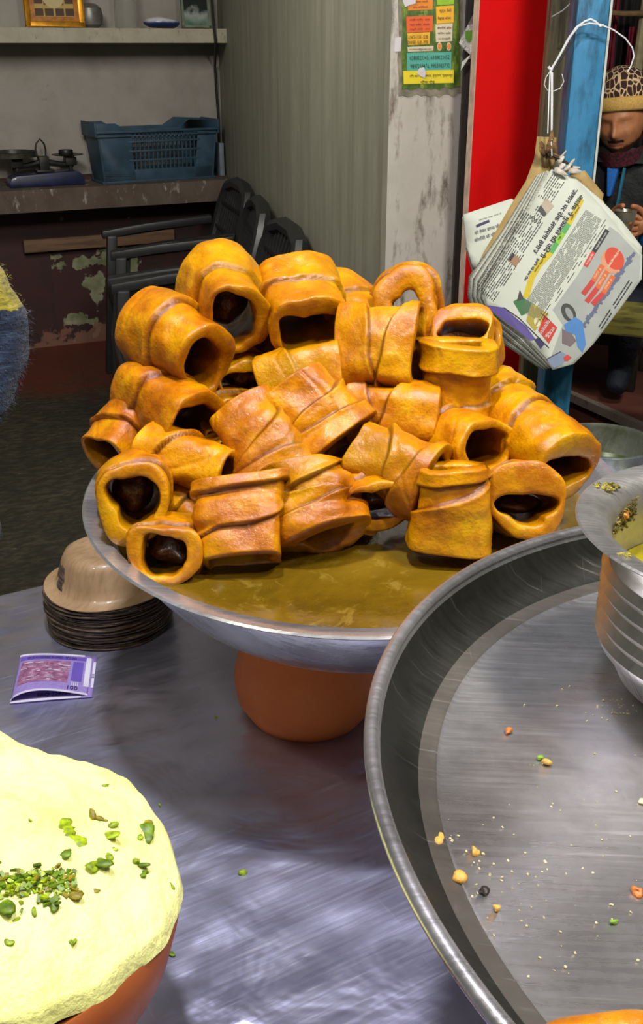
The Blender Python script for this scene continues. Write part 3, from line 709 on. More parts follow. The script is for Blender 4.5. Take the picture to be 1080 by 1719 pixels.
M_SMEAR = plain('pale_food_smear', srgb(156, 146, 60), .5, var=.25, scale=220, bump=.8, bd=.002)
M_SMEARG = plain('green_food_smear', srgb(104, 92, 20), .45, var=.35, scale=260, bump=.9, bd=.003)
M_SMEARO = plain('orange_food_smear', srgb(204, 140, 66), .45, var=.2, scale=220, bump=.8, bd=.002)
rgs = random.Random(6)
def smear(px, py, n, rad, mats, wallpt, flatz):
    """cluster of tiny food crumbs stuck to the pot"""
    if wallpt:
        q = at_h(px, py, DZ-.012); d = Vector((q.x-DCX, q.y-DCY, 0)).normalized(); c0 = d*.0668+Vector((0, 0, q.z-DZ)); ta = Vector((-d.y, d.x, 0)); tb_ = Vector((0, 0, 1)); nn = -d
    else:
        q = at_h(px, py, DZ+flatz); c0 = q-dg_.location; ta = Vector((1, 0, 0)); tb_ = Vector((0, 1, 0)); nn = Vector((0, 0, 1))
    mb = MB()
    for k in range(n):
        a = rgs.uniform(0, 6.28); r = rad*math.sqrt(rgs.random())*(1 if rgs.random() < .8 else 1.5); p = c0+ta*r*math.cos(a)+tb_*r*.75*math.sin(a); kk = rgs.uniform(.0005, .0019)*(1.2-r/rad*.5)
        ico = [(0, 0, 1), (.9, 0, .4), (.28, .85, .4), (-.72, .5, .4), (-.72, -.5, .4), (.28, -.85, .4), (.72, .5, -.4), (-.28, .85, -.4), (-.9, 0, -.4), (-.28, -.85, -.4), (.72, -.5, -.4), (0, 0, -1)]
        fs = [(0, 1, 2), (0, 2, 3), (0, 3, 4), (0, 4, 5), (0, 5, 1), (1, 6, 2), (2, 7, 3), (3, 8, 4), (4, 9, 5), (5, 10, 1), (6, 7, 2), (7, 8, 3), (8, 9, 4), (9, 10, 5), (10, 6, 1), (11, 7, 6), (11, 8, 7), (11, 9, 8), (11, 10, 9), (11, 6, 10)]
        mb.add([p+Vector(v)*kk*rgs.uniform(.7, 1.2) for v in ico], fs, rgs.randrange(len(mats)))
    o = mb.build('food_smear', mats, dg_); o['kind'] = 'stuff'; return o
smear(1019, 817, 60, .0062, [M_SMEAR, M_SMEAR, M_SMEARG], False, .001)['label'] = 'pale yellow food smear on the rim'
smear(1044, 858, 90, .0085, [M_SMEARG, M_SMEARG, M_SMEARG], True, 0); smear(1048, 864, 22, .0036, [M_SMEARO, M_SMEARO], True, 0); smear(1030, 878, 20, .006, [M_SMEARG, M_SMEAR], True, 0)
smear(1050, 931, 14, .0022, [M_SMEAR, M_SMEAR], False, .001)
# crumbs on the tray
M_CR = [plain('yellow_crumb', srgb(206, 158, 70), .5, scale=300, bump=.6), plain('pale_crumb', srgb(216, 206, 160), .6), plain('dark_crumb', srgb(34, 26, 24), .5), plain('green_crumb', srgb(116, 160, 50), .5), plain('orange_crumb', srgb(184, 108, 40), .45, scale=200, bump=.6)]
cr = [(854, 1229, 6, 4, 'small orange crumb highest on the open tray floor'), (907, 1272, 4, 3, 'tiny green crumb beside a pale one on the tray'), (918, 1280, 6, 0, 'pale yellow crumb touching the tiny green one'),
      (738, 1408, 9, 0, 'yellow crumb nearest the left wall of the tray'), (799, 1428, 7, 0, 'slim yellow crumb right of the one by the tray wall'), (765, 1476, 8, 0, 'largest yellow crumb on the lower left tray floor'),
      (812, 1495, 7, 2, 'black flake on the tray right of the largest crumb'), (835, 1524, 6, 0, 'round yellow crumb below the black flake'), (726, 1486, 6, 2, 'black speck on the lower wall step of the tray'),
      (1073, 1495, 7, 4, 'brown-orange crumb at the right edge of the picture'), (852+180, 1546, 4, 3, 'faint green crumb low on the right tray floor'), (1078, 1344, 5, 1, 'pale crumb at the right picture edge on the tray')]
for i, (px, py, sz, mi, lb) in enumerate(cr):
    p = on_tray(px, py, .0012); k = .00034*sz*.9
    o = blob('crumb', p, (k*random.uniform(.8, 1.2), k*random.uniform(.8, 1.2), min(k*.6, .0016)), M_CR[mi], 40+i, .45); tag(o, lb, 'crumb', 'crumbs on the tray')
mb = MB(); rg = random.Random(5)
for i in range(150):
    px, py = (rg.gauss(830, 60), rg.gauss(1480, 60)) if i < 60 else ((rg.uniform(880, 1075), rg.uniform(1150, 1700)) if i < 110 else (rg.gauss(1010+rg.random()*60, 18), rg.gauss(1190, 14)))
    if px < 740 or px > 1085 or py > 1715: continue
    p = on_tray(px, py, .0004); k = rg.uniform(.0003, .0010)
    mb.box(p, (k, k*rg.uniform(.6, 1.4), k*.6), (rg.random(), rg.random(), rg.random()*3))
tag(mb.build('crumb_dust', M_CR[1]), 'pale dusty crumbs strewn over the open floor of the big tray', 'crumbs', kind='stuff')
# piece of fried sweet at the lower right corner
p = on_tray(1055, 1732, .004); o = blob('sweet_fragment', p, (.022, .010, .006), M_DOUGH, 77, .2, nu=40, nv=20)
tag(o, 'broken piece of orange fried dough at the lower right corner of the tray', 'sweet')

# ================================================================== CLAY BOWLS OF MILK FROTH
MX, MY, MZ, MR = -.179, .409, .968, .108
def m_froth():
    t = NT('milk_froth'); n = t.noise(14, 5); n2 = t.noise(160, 5, .7); n3 = t.noise(45, 4)
    c = t.ramp(n, [(.3, srgb(228, 230, 118)), (.6, srgb(240, 242, 160))])
    c = t.mix(t.ramp(n3, [(.6, 0), (.75, .5)]), c, srgb(210, 206, 78))
    t.set(col=c, rough=.55, sss=.35, normal=t.bump(n3, .7, .006, t.bump(n2, .7, .0018))); t.b.inputs['Subsurface Radius'].default_value = (.01, .009, .004); return t.mat
M_FROTH = m_froth()
M_CLAY2 = m_clay('red_clay', srgb(150, 74, 28), srgb(170, 92, 44), .55)
def froth_hv(x, y, seed):
    r = np.minimum(np.hypot(x, y)/MR, 1.06); P_ = np.stack([x, y, 0*x], -1)
    return .034*(1-r**2.6)+sines(P_, seed, 42, .0022)+sines(P_, seed+1, 130, .0009)+sines(P_, seed+2, 300, .0007)+.0016*np.abs(sines(P_, seed+4, 90, 1))*-.6+.052*np.exp(-(((x+.030)/.026)**2+((y-.078)/.024)**2))
def froth_h(x, y, seed): return float(froth_hv(np.array([x]), np.array([y]), seed)[0])
b_ = empty('clay_bowl', (MX, MY, TZ), label='red clay bowl in the left foreground heaped with garnished milk froth', cat='bowl')
z = MZ-TZ
pr = [(0, .0), (.052, .0), (.058, .003), (.068, .03), (.086, .050), (.100, z-.040), (.1055, z-.018), (MR-.0045, z-.006), (MR-.0065, z-.003), (MR-.012, z-.005), (.09, z-.02), (.07, .05), (0, .03)]
MB().lathe(pr, 96).build('bowl_body', M_CLAY2, b_, angle=50)
I, J = np.meshgrid(np.arange(90)/89, 2*PI*np.arange(220)/220, indexing='ij')
rr = MR*I*(1-.085*np.maximum(0, np.cos(J+PI*.36))**2)*(1+.018*np.sin(3*J+3)+.008*np.sin(7*J+2)+.006*np.sin(17*J))
fx, fy = rr*np.cos(J), rr*np.sin(J)
P_ = np.stack([fx, fy, froth_hv(fx, fy, 3)+.002-np.where(I > .995, .008, np.where(I > .98, .003, 0))], -1)
f = grid_obj('milk_froth', P_, M_FROTH, closed_u=True); f.location = (MX, MY, MZ)
tag(f, 'thick pale yellow milk froth heaped in the near clay bowl', 'froth', kind='stuff')
# cup seen under the bowl
pc = at_h(196, 1690, TZ+.03)
cu_ = MB().lathe([(0, 0), (.026, 0), (.029, .004), (.034, .05), (.0365, .066), (.034, .067), (.0315, .05), (.024, .006), (0, .005)], 48).build('clay_cup', M_CLAY2, angle=50)
cu_.location = (at_h(262, 1700, TZ+.03).x-.036, .318, TZ)
tag(cu_, 'small red clay cup peeping out under the near froth bowl', 'cup')
# garnish
M_GR = [plain('green_pistachio', srgb(134, 156, 10), .5, var=.35, scale=260), plain('dark_green_pistachio', srgb(88, 116, 8), .5, var=.35, scale=200), plain('brown_green_pistachio', srgb(130, 120, 22), .5, var=.3, scale=200)]
def froth_pt(px, py, off=.0):
    z = MZ+.02
    for _ in range(6):
        p = at_h(px, py, z); z = MZ+froth_h(p.x-MX, p.y-MY, 3)+.002+off
    return at_h(px, py, z)
gl = 'tiny loose chopped pistachio flake among the bigger ones on the froth'
big = [(108, 1388, 26, 0), (120, 1402, 20, 0), (152, 1362, 9, 2), (175, 1376, 9, 2), (192, 1387, 9, 0), (182, 1406, 12, 0), (192, 1424, 8, 0), (244, 1386, 13, 2), (243, 1398, 14, 1), (234, 1406, 8, 0), (236, 1452, 12, 1), (240, 1466, 10, 1), (229, 1446, 8, 0),
       (166, 1448, 18, 1), (180, 1436, 11, 0), (158, 1452, 14, 0), (110, 1432, 12, 1), (118, 1502, 12, 2), (88, 1520, 11, 1), (123, 1580, 7, 0), (288, 1485, 6, 0), (178, 1320, 7, 0), (5, 1522, 14, 1), (58, 1532, 6, 0), (50, 1378, 4, 0), (268, 1352, 5, 1), (96, 1455, 8, 2), (28, 1543, 4, 0), (162, 1495, 5, 2), (16, 1582, 6, 0)]
FL = {0: 'largest bright green pistachio flake above the chopped heap on the froth', 1: 'bright green flake touching the lower right of the largest one', 2: 'small brown flake above and right of the largest one', 3: 'brown sliver of pistachio right of the small brown flake',
      5: 'green flake midway between the largest one and the dark clump at the right', 8: 'dark green clump flake near the right side of the froth', 10: 'dark green flake below the right-hand clump', 13: 'broad green flake just right of the chopped heap',
      16: 'dark flake between the heap and the largest bright one', 19: 'small flake lying alone well below the heap on the froth', 20: 'green speck at the very right rim of the froth', 21: 'small pale green flake nearest the far rim of the froth',
      22: 'big dark green flake at the left picture edge under the heap', 25: 'small dark flake at the upper right rim of the froth'}
for i, (px, py, sz, mi) in enumerate(big):
    k = sz*.00030*.95
    o = blob('pistachio_flake', froth_pt(px, py, .0001), (k, k*rg.uniform(.45, .9), .0010), M_GR[mi], 60+i, .5, nu=14, nv=8); o.rotation_euler = (rg.uniform(-.3, .3), rg.uniform(-.3, .3), rg.uniform(0, 3))
    tag(o, FL.get(i, gl), 'garnish', 'pistachio flakes on the froth')
mb = MB()
for i in range(240):
    px = rg.uniform(-20, 125); py = rg.gauss(1480+.04*px, 13)
    if abs(px-60) > 55 and rg.random() < .3: continue
    p = froth_pt(px, py, rg.uniform(.0, .002)); k = rg.uniform(.0012, .0040)
    mb.box(p, (k, k*rg.uniform(.4, .9), .001), (rg.uniform(-.5, .5), rg.uniform(-.5, .5), rg.random()*3), mi=rg.choice((0, 0, 0, 1, 1, 2)))
mb2 = mb.build('pistachio_heap', [M_GR[1], M_GR[0], M_GR[2]], smooth=False); tag(mb2, 'dense heap of chopped green pistachio in the middle of the froth', 'garnish', kind='stuff')
# herb bits on the table
for px, py, sz, lb in ((407, 1466, 6, 'green herb speck on the lavender table front'), (288, 1601, 5, 'dark herb speck on the table right of the froth bowl'), (364, 1204, 4, 'green herb speck left of the round clay pot')):
    k = sz*.0004; tag(blob('herb_speck', at_h(px, py, TZ+k*.3), (k, k*.8, k*.45), M_GR[1 if sz == 5 else 0], 90+sz, .4), lb, 'herb')

# ================================================================== STACK OF LEAF BOWLS
t = NT('pressed_leaf_paper'); n = t.noise(14, 5, .6, vec=t.map((1, 1, 1))); n2 = t.noise(1, 4, .6, vec=t.map((60, 300, 60)))
t.set(col=t.mix(t.ramp(n2, [(.45, 0), (.7, .4)]), t.ramp(n, [(.3, srgb(150, 120, 84)), (.7, srgb(186, 158, 118))]), srgb(112, 90, 60)), rough=.45, coat=.15, normal=t.bump(n2, .2, .0006)); M_LEAF = t.mat
t = NT('dark_leaf_edge'); n2 = t.noise(1, 4, .7, vec=t.map((50, 50, 500)))
t.set(col=t.ramp(n2, [(.35, srgb(40, 32, 26)), (.6, srgb(104, 90, 74)), (.78, srgb(170, 160, 150))]), rough=.4); M_LEAFE = t.mat
DR = .0592
prof = [(0, .0345), (.022, .0345), (.0235, .0352), (.032, .035), (.037, .0325), (.0405, .026), (.0445, .012), (.0475, .004), (.051, .0014), (DR, .0), (DR, -.0007), (.051, .0007), (.0466, .0032), (.0433, .0115), (.0393, .0255), (.036, .0318), (.0315, .0342), (.0235, .0344), (0, .0337)]
NB = 23
ORD = ['', 'second from the top', 'third from the top', 'fourth from the top', 'fifth from the top', 'sixth from the top', 'seventh from the top', 'eighth from the top', 'ninth from the top', 'tenth from the top', 'eleventh from the top',
       'middle one', 'eleventh from the bottom', 'tenth from the bottom', 'ninth from the bottom', 'eighth from the bottom', 'seventh from the bottom', 'sixth from the bottom', 'fifth from the bottom', 'fourth from the bottom', 'third from the bottom', 'second from the bottom', 'lowest']
tmpl = None
for i in range(NB):
    z = TZ+.0015+i*.0019
    if i < NB-1:
        if tmpl is None:
            o = MB().lathe(prof, 72, wob=lambda r, zz, a: (r*(1+.012*math.sin(5*a)), zz+(.0004*math.sin(3*a) if r > .05 else 0))).build('leaf_bowl', M_LEAFE, angle=50); tmpl = o
        else: o = tmpl.copy(); C.objects.link(o)
        tag(o, 'dark-edged pressed-leaf bowl, '+ORD[NB-1-i]+' of the face-down stack', 'bowl', 'stacked leaf bowls')
    else:
        o = MB().lathe(prof, 96, wob=lambda r, zz, a: (r*(1+.01*math.sin(4*a)), zz+(.0006*math.sin(3*a+1) if r > .05 else 0))).build('leaf_bowl', M_LEAF, angle=50)
        tag(o, 'topmost beige pressed-leaf bowl of the stack, face down', 'bowl', 'stacked leaf bowls')
    o.location = (-.2045+rg.uniform(-.0012, .0012), .889+rg.uniform(-.0012, .0012), z); o.rotation_euler = (rg.uniform(-.008, .008), rg.uniform(-.008, .008), rg.random()*6)

# ================================================================== FOLDED BANKNOTE
nA, nB_, nC, nD = at_h(17, 1183, TZ), at_h(155, 1172, TZ), at_h(163, 1104, TZ), at_h(35, 1103, TZ)   # near-left, near-right, far-right, far-left
def note_low(u, v): return nA.lerp(nB_, u).lerp(nD.lerp(nC, u), v)+Vector((0, 0, .0009+.0006*math.sin(u*3)))
def note_up(u, v, off=0.0):
    p = nA.lerp(nB_, u*.94).lerp(nD.lerp(nC, u*.94), v*.97+.03)
    bow = math.sin(PI*min(1, u**.72))**.9
    return p+Vector((0, 0, .0014+.0095*bow*(1-.72*v)*(1-.15*u)+off))
M_NOTE = plain('lavender_banknote', srgb(150, 132, 196), .6, var=.06, scale=300, bump=.1)
note = empty('banknote', (0, 0, 0), label='folded lavender hundred-rupee banknote lying on the table by the leaf bowls', cat='banknote')
def sheet_fn(fn, nu, nv): return np.array([[list(fn(i/(nu-1), j/(nv-1))) for i in range(nu)] for j in range(nv)])
lo_ = grid_obj('lower_half', sheet_fn(note_low, 14, 8), M_NOTE, note); up_ = grid_obj('upper_half', sheet_fn(note_up, 30, 12), M_NOTE, note)
for o in (lo_, up_):
    md = o.modifiers.new('s', 'SOLIDIFY'); md.thickness = .00025; md.offset = 0
def patch(name, fn, u0, u1, v0, v1, mat, parent, nu=12, nv=6, off=.0003):
    return grid_obj(name, np.array([[list(fn(u0+(u1-u0)*i/(nu-1), v0+(v1-v0)*j/(nv-1))+Vector((0, 0, off))) for i in range(nu)] for j in range(nv)]), mat, parent)
I_W = ink('note_white', srgb(214, 212, 224)); I_P = ink('note_violet', srgb(104, 84, 176)); I_D = ink('note_dark', srgb(48, 36, 84))
t = NT('note_mauve'); n = t.noise(160, 5, .7); t.set(col=t.ramp(n, [(.35, srgb(118, 66, 98)), (.55, srgb(158, 108, 142)), (.72, srgb(206, 180, 206))]), rough=.6); I_M = t.mat
patch('white_border', note_up, .0, 1, .0, .045, I_W, up_, 24); patch('white_border', note_up, .0, .9, .955, 1, I_W, up_, 24)
patch('printed_motif', note_up, .05, .72, .24, .80, I_M, up_, 24, 10); patch('violet_band', note_up, .02, .95, .84, .93, I_P, up_, 24)
patch('white_border', note_up, .93, 1, .2, .93, I_W, up_, 4, 8); patch('violet_band', note_up, .76, .9, .3, .8, I_P, up_, 6, 6)
patch('white_border', note_low, .0, .86, .0, .06, I_W, lo_, 24); patch('white_border', note_low, .965, 1, .22, .85, I_W, lo_, 4, 8)
mb = MB(); W_ = 1.0
fu = lambda x, y: note_up(x, y)+Vector((0, 0, .0006)); flo = lambda x, y: note_low(x, y)+Vector((0, 0, .0006))
fit_text(mb, 'ONE HUNDRED RUPEES', fu, .36, .885, .48, .05); fit_text(mb, '₹100', fu, .72, .885, .15, .06); fit_text(mb, '100', fu, .80, .12, .13, .09)
fit_text(mb, '₹100', flo, .62, .22, .26, .10); fit_text(mb, '9AQ 329754', flo, .52, .11, .42, .09)
for k in range(3): mb.add([flo(.965, .45+k*.04), flo(1, .45+k*.04), flo(1, .46+k*.04), flo(.965, .46+k*.04)], [(0, 1, 2, 3)])
mb.build('note_lettering', I_D, note, smooth=False)['kind'] = 'stuff'
mb = MB()
for k in range(26):
    u = .08+.6*rg.random(); v = .28+.48*rg.random(); l_ = rg.uniform(.03, .12)
    mb.add([fu(u, v), fu(u+l_, v), fu(u+l_, v+.012), fu(u, v+.012)], [(0, 1, 2, 3)])
for k in range(4): mb.add([fu(.78+k*.025, .17), fu(.79+k*.025, .17), fu(.79+k*.025, .27), fu(.78+k*.025, .27)], [(0, 1, 2, 3)])
mb.build('note_figures', I_W, note, smooth=False)['kind'] = 'stuff'

# ================================================================== STEEL BOWL AT THE FAR END OF THE TABLE
M_VES = m_steel('dull_vessel_steel', (.42, .45, .38, 1), .25, .85, .4, dirt=(.14, .17, .05, 1), dirtk=.6, scale=2)
ve = MB().lathe([(0, 0), (.034, 0), (.045, .006), (.056, .03), (.0605, .068), (.0625, .0695), (.0625, .0715), (.060, .0716), (.0590, .069), (.0588, .066), (.0535, .03), (.043, .01), (0, .004)], 80).build('steel_dish', M_VES, angle=50)
ve.location = (.342, 1.200, TZ); tag(ve, 'deep steel dish at the far end of the table near the blue post', 'dish')
ve2 = MB().lathe([(0, 0), (.03, .0), (.0545, .002)], 40).build('green_leftover', plain('green_leftover', srgb(46, 56, 16), .3, var=.4, scale=60)); ve2.location = (.342, 1.2, TZ+.034); ve2.parent = None
tag(ve2, 'dark green liquid left in the deep steel dish', 'liquid', kind='stuff')

# ================================================================== ON AND UNDER THE SHELVES OF THE BACK ROOM
E3 = Vector((0, 0, 1))
def back_frame(p, rz=0):
    q = Matrix.Rotation(rz, 3, 'Z'); x = q @ E1; y = q @ (-E2)
    return Matrix(((x.x, y.x, 0, p.x), (x.y, y.y, 0, p.y), (x.z, y.z, 1, p.z), (0, 0, 0, 1)))
def shelf_pt(px, py, z): return at_h(px, py, z)
def on_shelf(px, off, z):
    """point seen in column px at distance off in front of the back wall, height z"""
    y = 300 if z < 1 else 40
    p = on_back(px, y, off); p.z = z; return p
# blue plastic crate, standing in the same direction as the shelf
M_CRATE = plain('faded_blue_plastic', srgb(44, 70, 88), .55, var=.16, scale=14, bump=.2)
cl_ = on_back(168, 300, .255); crr = on_back(368, 300, .215); clen = (crr-cl_).length
crate = empty('plastic_crate', (0, 0, 0), label='faded blue slatted plastic crate standing on the lower shelf', cat='crate')
dirc = (crr-cl_); dirc.z = 0; dirc.normalize(); ndc = Vector((dirc.y, -dirc.x, 0))
if ndc.y > 0: ndc = -ndc
crate.matrix_world = Matrix(((dirc.x, -ndc.x, 0, cl_.x), (dirc.y, -ndc.y, 0, cl_.y), (0, 0, 1, zl1), (0, 0, 0, 1)))
CH_ = on_back(270, 205, .25).z-zl1; CW = clen; CD = .19; tpz = CH_
mb = MB()
mb.box((CW/2, CD/2, .005), (CW-.03, CD-.02, .01))
crate_base = mb.build('crate_base', M_CRATE, crate, bevel=.002)
fl_ = .022
def side(x0, x1, ya, yb, thick=.008): pass
# end walls and corner panels
for nm, pts in (('crate_end', [(0, 0), (0, CD)]), ('crate_end', [(CW, 0), (CW, CD)])):
    x = pts[0][0]; s_ = 1 if x == 0 else -1
    mb = MB(); mb.prism([(x+s_*.025, .01, 0), (x+s_*.025, CD-.01, 0), (x, CD, tpz), (x, 0, tpz)], (s_*.008, 0, 0)); mb.build(nm, M_CRATE, crate, bevel=.002)
for yy, sg in ((0, 1), (CD, -1)):
    mb = MB()
    def fp(x, z, o=0): return (x+(.025*(1-z/tpz) if x < CW/2 else -.025*(1-z/tpz)), yy+sg*(.012*(1-z/tpz)+o), z)
    for x0, x1 in ((0, .26*CW), (.84*CW, CW)):
        mb.prism([fp(x0, 0), fp(x1, 0), fp(x1, tpz*.86), fp(x0, tpz*.86)], (0, sg*.007, 0))
    mb.prism([fp(0, 0), fp(CW, 0), fp(CW, tpz*.22), fp(0, tpz*.22)], (0, sg*.007, 0))
    mb.build('crate_side', M_CRATE, crate, bevel=.0015)
    nsl = 4
    for k in range(nsl):
        z = tpz*(.235+.155*(k+1)); mb = MB(); mb.box((CW*.55, yy+sg*(.012*(1-z/tpz)+.003), z-.004), (CW*.6, .009, .008)); mb.build('slat', M_CRATE, crate, bevel=.001)
    nbar = 17
    mbb = None
    for k in range(nbar):
        x = CW*(.275+.56*k/(nbar-1)); z0, z1 = tpz*.22, tpz*.86
        a = (x, yy+sg*.010, z0); 
        mb = MB(); mb.prism([(x-.003, yy+sg*.009, z0), (x+.003, yy+sg*.009, z0), (x+.003, yy+sg*.004, z1), (x-.003, yy+sg*.004, z1)], (0, sg*.005, 0)); mb.build('slat', M_CRATE, crate, smooth=False)
# solid panel behind the slats (seen in the photograph as a darker recess)
rimz = tpz
mb = MB()
for yy, sg in ((-.006, 1), (CD-.002, 1)):
    zt = lambda f: tpz*(1.0 if f < .16 or f > .80 else .925)
    top = [(f*CW, zt(f)) for f in (0, .14, .22, .68, .80, 1.0)]
    top[1] = (.15*CW, tpz*1.0); top[2] = (.23*CW, tpz*.90); top[3] = (.66*CW, tpz*.90); top[4] = (.76*CW, tpz*1.03); top[5] = (CW, tpz*1.0)
    poly = [(x, yy, tpz*.84) for x, z in top]; up_l = [(x, yy, z) for x, z in top]
    for i in range(5):
        mb.prism([poly[i], poly[i+1], up_l[i+1], up_l[i]], (0, .008, 0))
    mb.box((CW/2, yy+.001, tpz*.86), (CW+.012, .014, .010)); mb.box((CW/2, yy+.001, tpz*.79), (CW+.006, .012, .006))
for x in (-.003, CW+.003): mb.box((x, CD/2, tpz*.90), (.010, CD+.01, .06))
mb.build('crate_rim', M_CRATE, crate, bevel=.001)

# counter balance scale
M_SBLUE = plain('dark_blue_enamel', srgb(26, 34, 66), .35, var=.2, scale=20, bump=.2, coat=.2)
M_IRON = plain('dark_iron', srgb(44, 42, 40), .45, .5, var=.25)
M_PANM = plain('tarnished_pan', srgb(92, 90, 84), .3, .7, var=.2)
sc0 = on_back(12, 300, .16); sc1 = on_back(138, 300, .16); SLn = (sc1-sc0).length
scale = empty('balance_scale', (0, 0, 0), label='old dark-blue counter balance scale on the lower shelf with one weight', cat='scale')
p = (sc0+sc1)/2; p.z = zl1; scale.matrix_world = back_frame(p)
k = SLn/.38
mb = MB(); L2 = SLn/2
mb.prism([(-L2, -.055, 0), (L2, -.055, 0), (L2, -.055, .030*k), (L2*.93, -.055, .055*k), (L2*.8, -.055, .072*k), (L2*.1, -.055, .066*k), (-L2*.8, -.055, .058*k), (-L2*.96, -.055, .044*k), (-L2, -.055, .02*k)], (0, .11, 0))
mb.build('scale_base', M_SBLUE, scale, bevel=.010)
mb = MB(); mb.box((0, 0, .105*k), (.05*k, .05, .075*k)); mb.box((0, 0, .072*k), (.09*k, .07, .012*k)); mb.build('pillar', M_IRON, scale, bevel=.004)
mb = MB(); mb.tube([(-.02*k, -.03, .13*k), (-.028*k, -.03, .17*k), (-.022*k, -.03, .2*k), (-.0*k, -.03, .222*k), (.018*k, -.03, .2*k), (.024*k, -.03, .17*k), (.02*k, -.03, .13*k)], .004, 8); mb.build('pointer_loop', M_IRON, scale)
mb = MB(); mb.tube([(-.16*k, 0, .095*k), (-.08*k, 0, .1*k), (0, 0, .115*k), (.08*k, 0, .1*k), (.15*k, 0, .092*k)], [.012*k, .014*k, .018*k, .014*k, .012*k], 8); mb.build('beam', M_IRON, scale)
for sx, w_ in ((-1, 1), (1, .8)):
    mb = MB(); mb.box((sx*.135*k, 0, .115*k), (.055*k, .06, .04*k)); mb.box((sx*.135*k, 0, .085*k), (.018*k, .03, .03*k)); mb.build('pan_bracket', M_IRON, scale, bevel=.003)
mb = MB(); mb.tube([(-.15*k, -.02, .09*k), (-.15*k, -.02, .055*k)], .004, 6); mb.build('hanger_pin', M_IRON, scale)
mb = MB(); mb.lathe([(0, 0), (.06, 0), (.10, .004), (.115*k*1.0, .028*k), (.118*k, .031*k), (.112*k, .030*k), (.097, .008), (0, .004)], 40, Matrix.Translation((-.145*k, 0, .14*k))); mb.build('scoop_pan', M_PANM, scale)
mb = MB(); mb.lathe([(0, 0), (.03*k, 0), (.078*k, .006*k), (.080*k, .009*k), (.03*k, .005*k), (0, .005*k)], 40, Matrix.Translation((.125*k, 0, .138*k))); mb.build('weight_pan', M_IRON, scale)
wt = MB().lathe([(0, 0), (.034*k, 0), (.036*k, .003*k), (.036*k, .022*k), (.034*k, .026*k), (.012*k, .026*k), (0, .026*k)], 24).build('iron_weight', M_IRON)
wt.matrix_world = back_frame(p) @ Matrix.Translation((.118*k, 0, .1435*k)); tag(wt, 'small round iron weight on the right pan of the scale', 'weight')

# things on the upper shelf
def shelf_box(px0, px1, off, z): a = on_shelf(px0, off, z); b = on_shelf(px1, off, z); return a, b, (b-a).length
M_GOLD = plain('gilt_frame', srgb(190, 132, 30), .3, .7, var=.15, scale=40)
a, b, wv = shelf_box(44, 142, .20, zu1)
pf_ = empty('framed_picture', (0, 0, 0), label='gilt-framed ochre square diagram picture on the left of the upper shelf', cat='picture')
pf_.matrix_world = back_frame((a+b)/2+Vector((0, 0, .004))) @ Matrix.Rotation(R(5), 4, 'X')
mb = MB(); hh_ = wv*1.0; fw = .022
for bx in (((0, 0, fw/2), (wv, .018, fw)), ((0, 0, hh_-fw/2), (wv, .018, fw)), ((-wv/2+fw/2, 0, hh_/2), (fw, .018, hh_)), ((wv/2-fw/2, 0, hh_/2), (fw, .018, hh_))): mb.box(*bx)
mb.build('frame', M_GOLD, pf_, bevel=.004)
t = NT('ochre_print'); t.set(col=t.ramp(t.noise(40, 4), [(.35, srgb(150, 84, 24)), (.6, srgb(178, 118, 40))]), rough=.3); M_OC = t.mat
MB().box((0, -.002, hh_/2), (wv-fw, .008, hh_-fw)).build('print', M_OC, pf_, smooth=False)
def flatbox(mb, x, z, w_, h_, y=.0035): mb.add([(x-w_/2, y, z-h_/2), (x+w_/2, y, z-h_/2), (x+w_/2, y, z+h_/2), (x-w_/2, y, z+h_/2)], [(0, 1, 2, 3)])
mb = MB(); flatbox(mb, 0, hh_*.5, wv*.66, hh_*.68, .0026); mb.build('print_panel', ink('print_cream', srgb(172, 146, 76)), pf_, smooth=False)
mb = MB(); flatbox(mb, 0, hh_*.55, wv*.34, hh_*.42, .0032)
mb.build('print_centre', ink('print_maroon', srgb(96, 52, 50)), pf_, smooth=False)
mb = MB(); mb.add([(.045*math.cos(2*PI*i/24), .0040, hh_*.47+.045*math.sin(2*PI*i/24)) for i in range(24)], [tuple(range(24))]); mb.build('print_disc', ink('print_pale', srgb(186, 170, 120)), pf_, smooth=False)
mb = MB()
for i, x in enumerate((-.26, -.09, .09, .26)):
    for z in (.23,) if i in (1, 2) else (.23, .42, .62, .8): mb.box((x*wv, .0036, z*hh_), (.035, .002, .028))
mb.build('print_marks', ink('print_darkbrown', srgb(70, 44, 24)), pf_, smooth=False)['kind'] = 'stuff'
MB().box((0, -.008, hh_/2), (wv-.01, .004, hh_-.01)).build('back_board', M_BLACKWOOD, pf_, smooth=False)
# round grey metal tin beside it
p = on_shelf(152, .15, zu1); o = MB().lathe([(0, 0), (.03, 0), (.05, .015), (.056, .045), (.05, .08), (.03, .095), (.02, .098), (0, .1)], 32).build('round_tin', plain('grey_tin', srgb(112, 112, 106), .4, .4)); o.location = p
tag(o, 'small round grey metal jar right of the gilt-framed picture', 'jar')
# tall clear plastic jar
tcl = NT('cloudy_plastic'); tcl.set(col=srgb(206, 206, 200), rough=.25, trans=.75, alpha=.55, ior=1.2)
p = on_shelf(212, .17, zu1); o = MB().lathe([(0, 0), (.045, 0), (.05, .006), (.048, .10), (.040, .3), (.034, .38), (0, .385)], 36).build('plastic_jar', tcl.mat); o.location = p
tag(o, 'tall cloudy clear plastic jar standing on the upper shelf', 'jar')
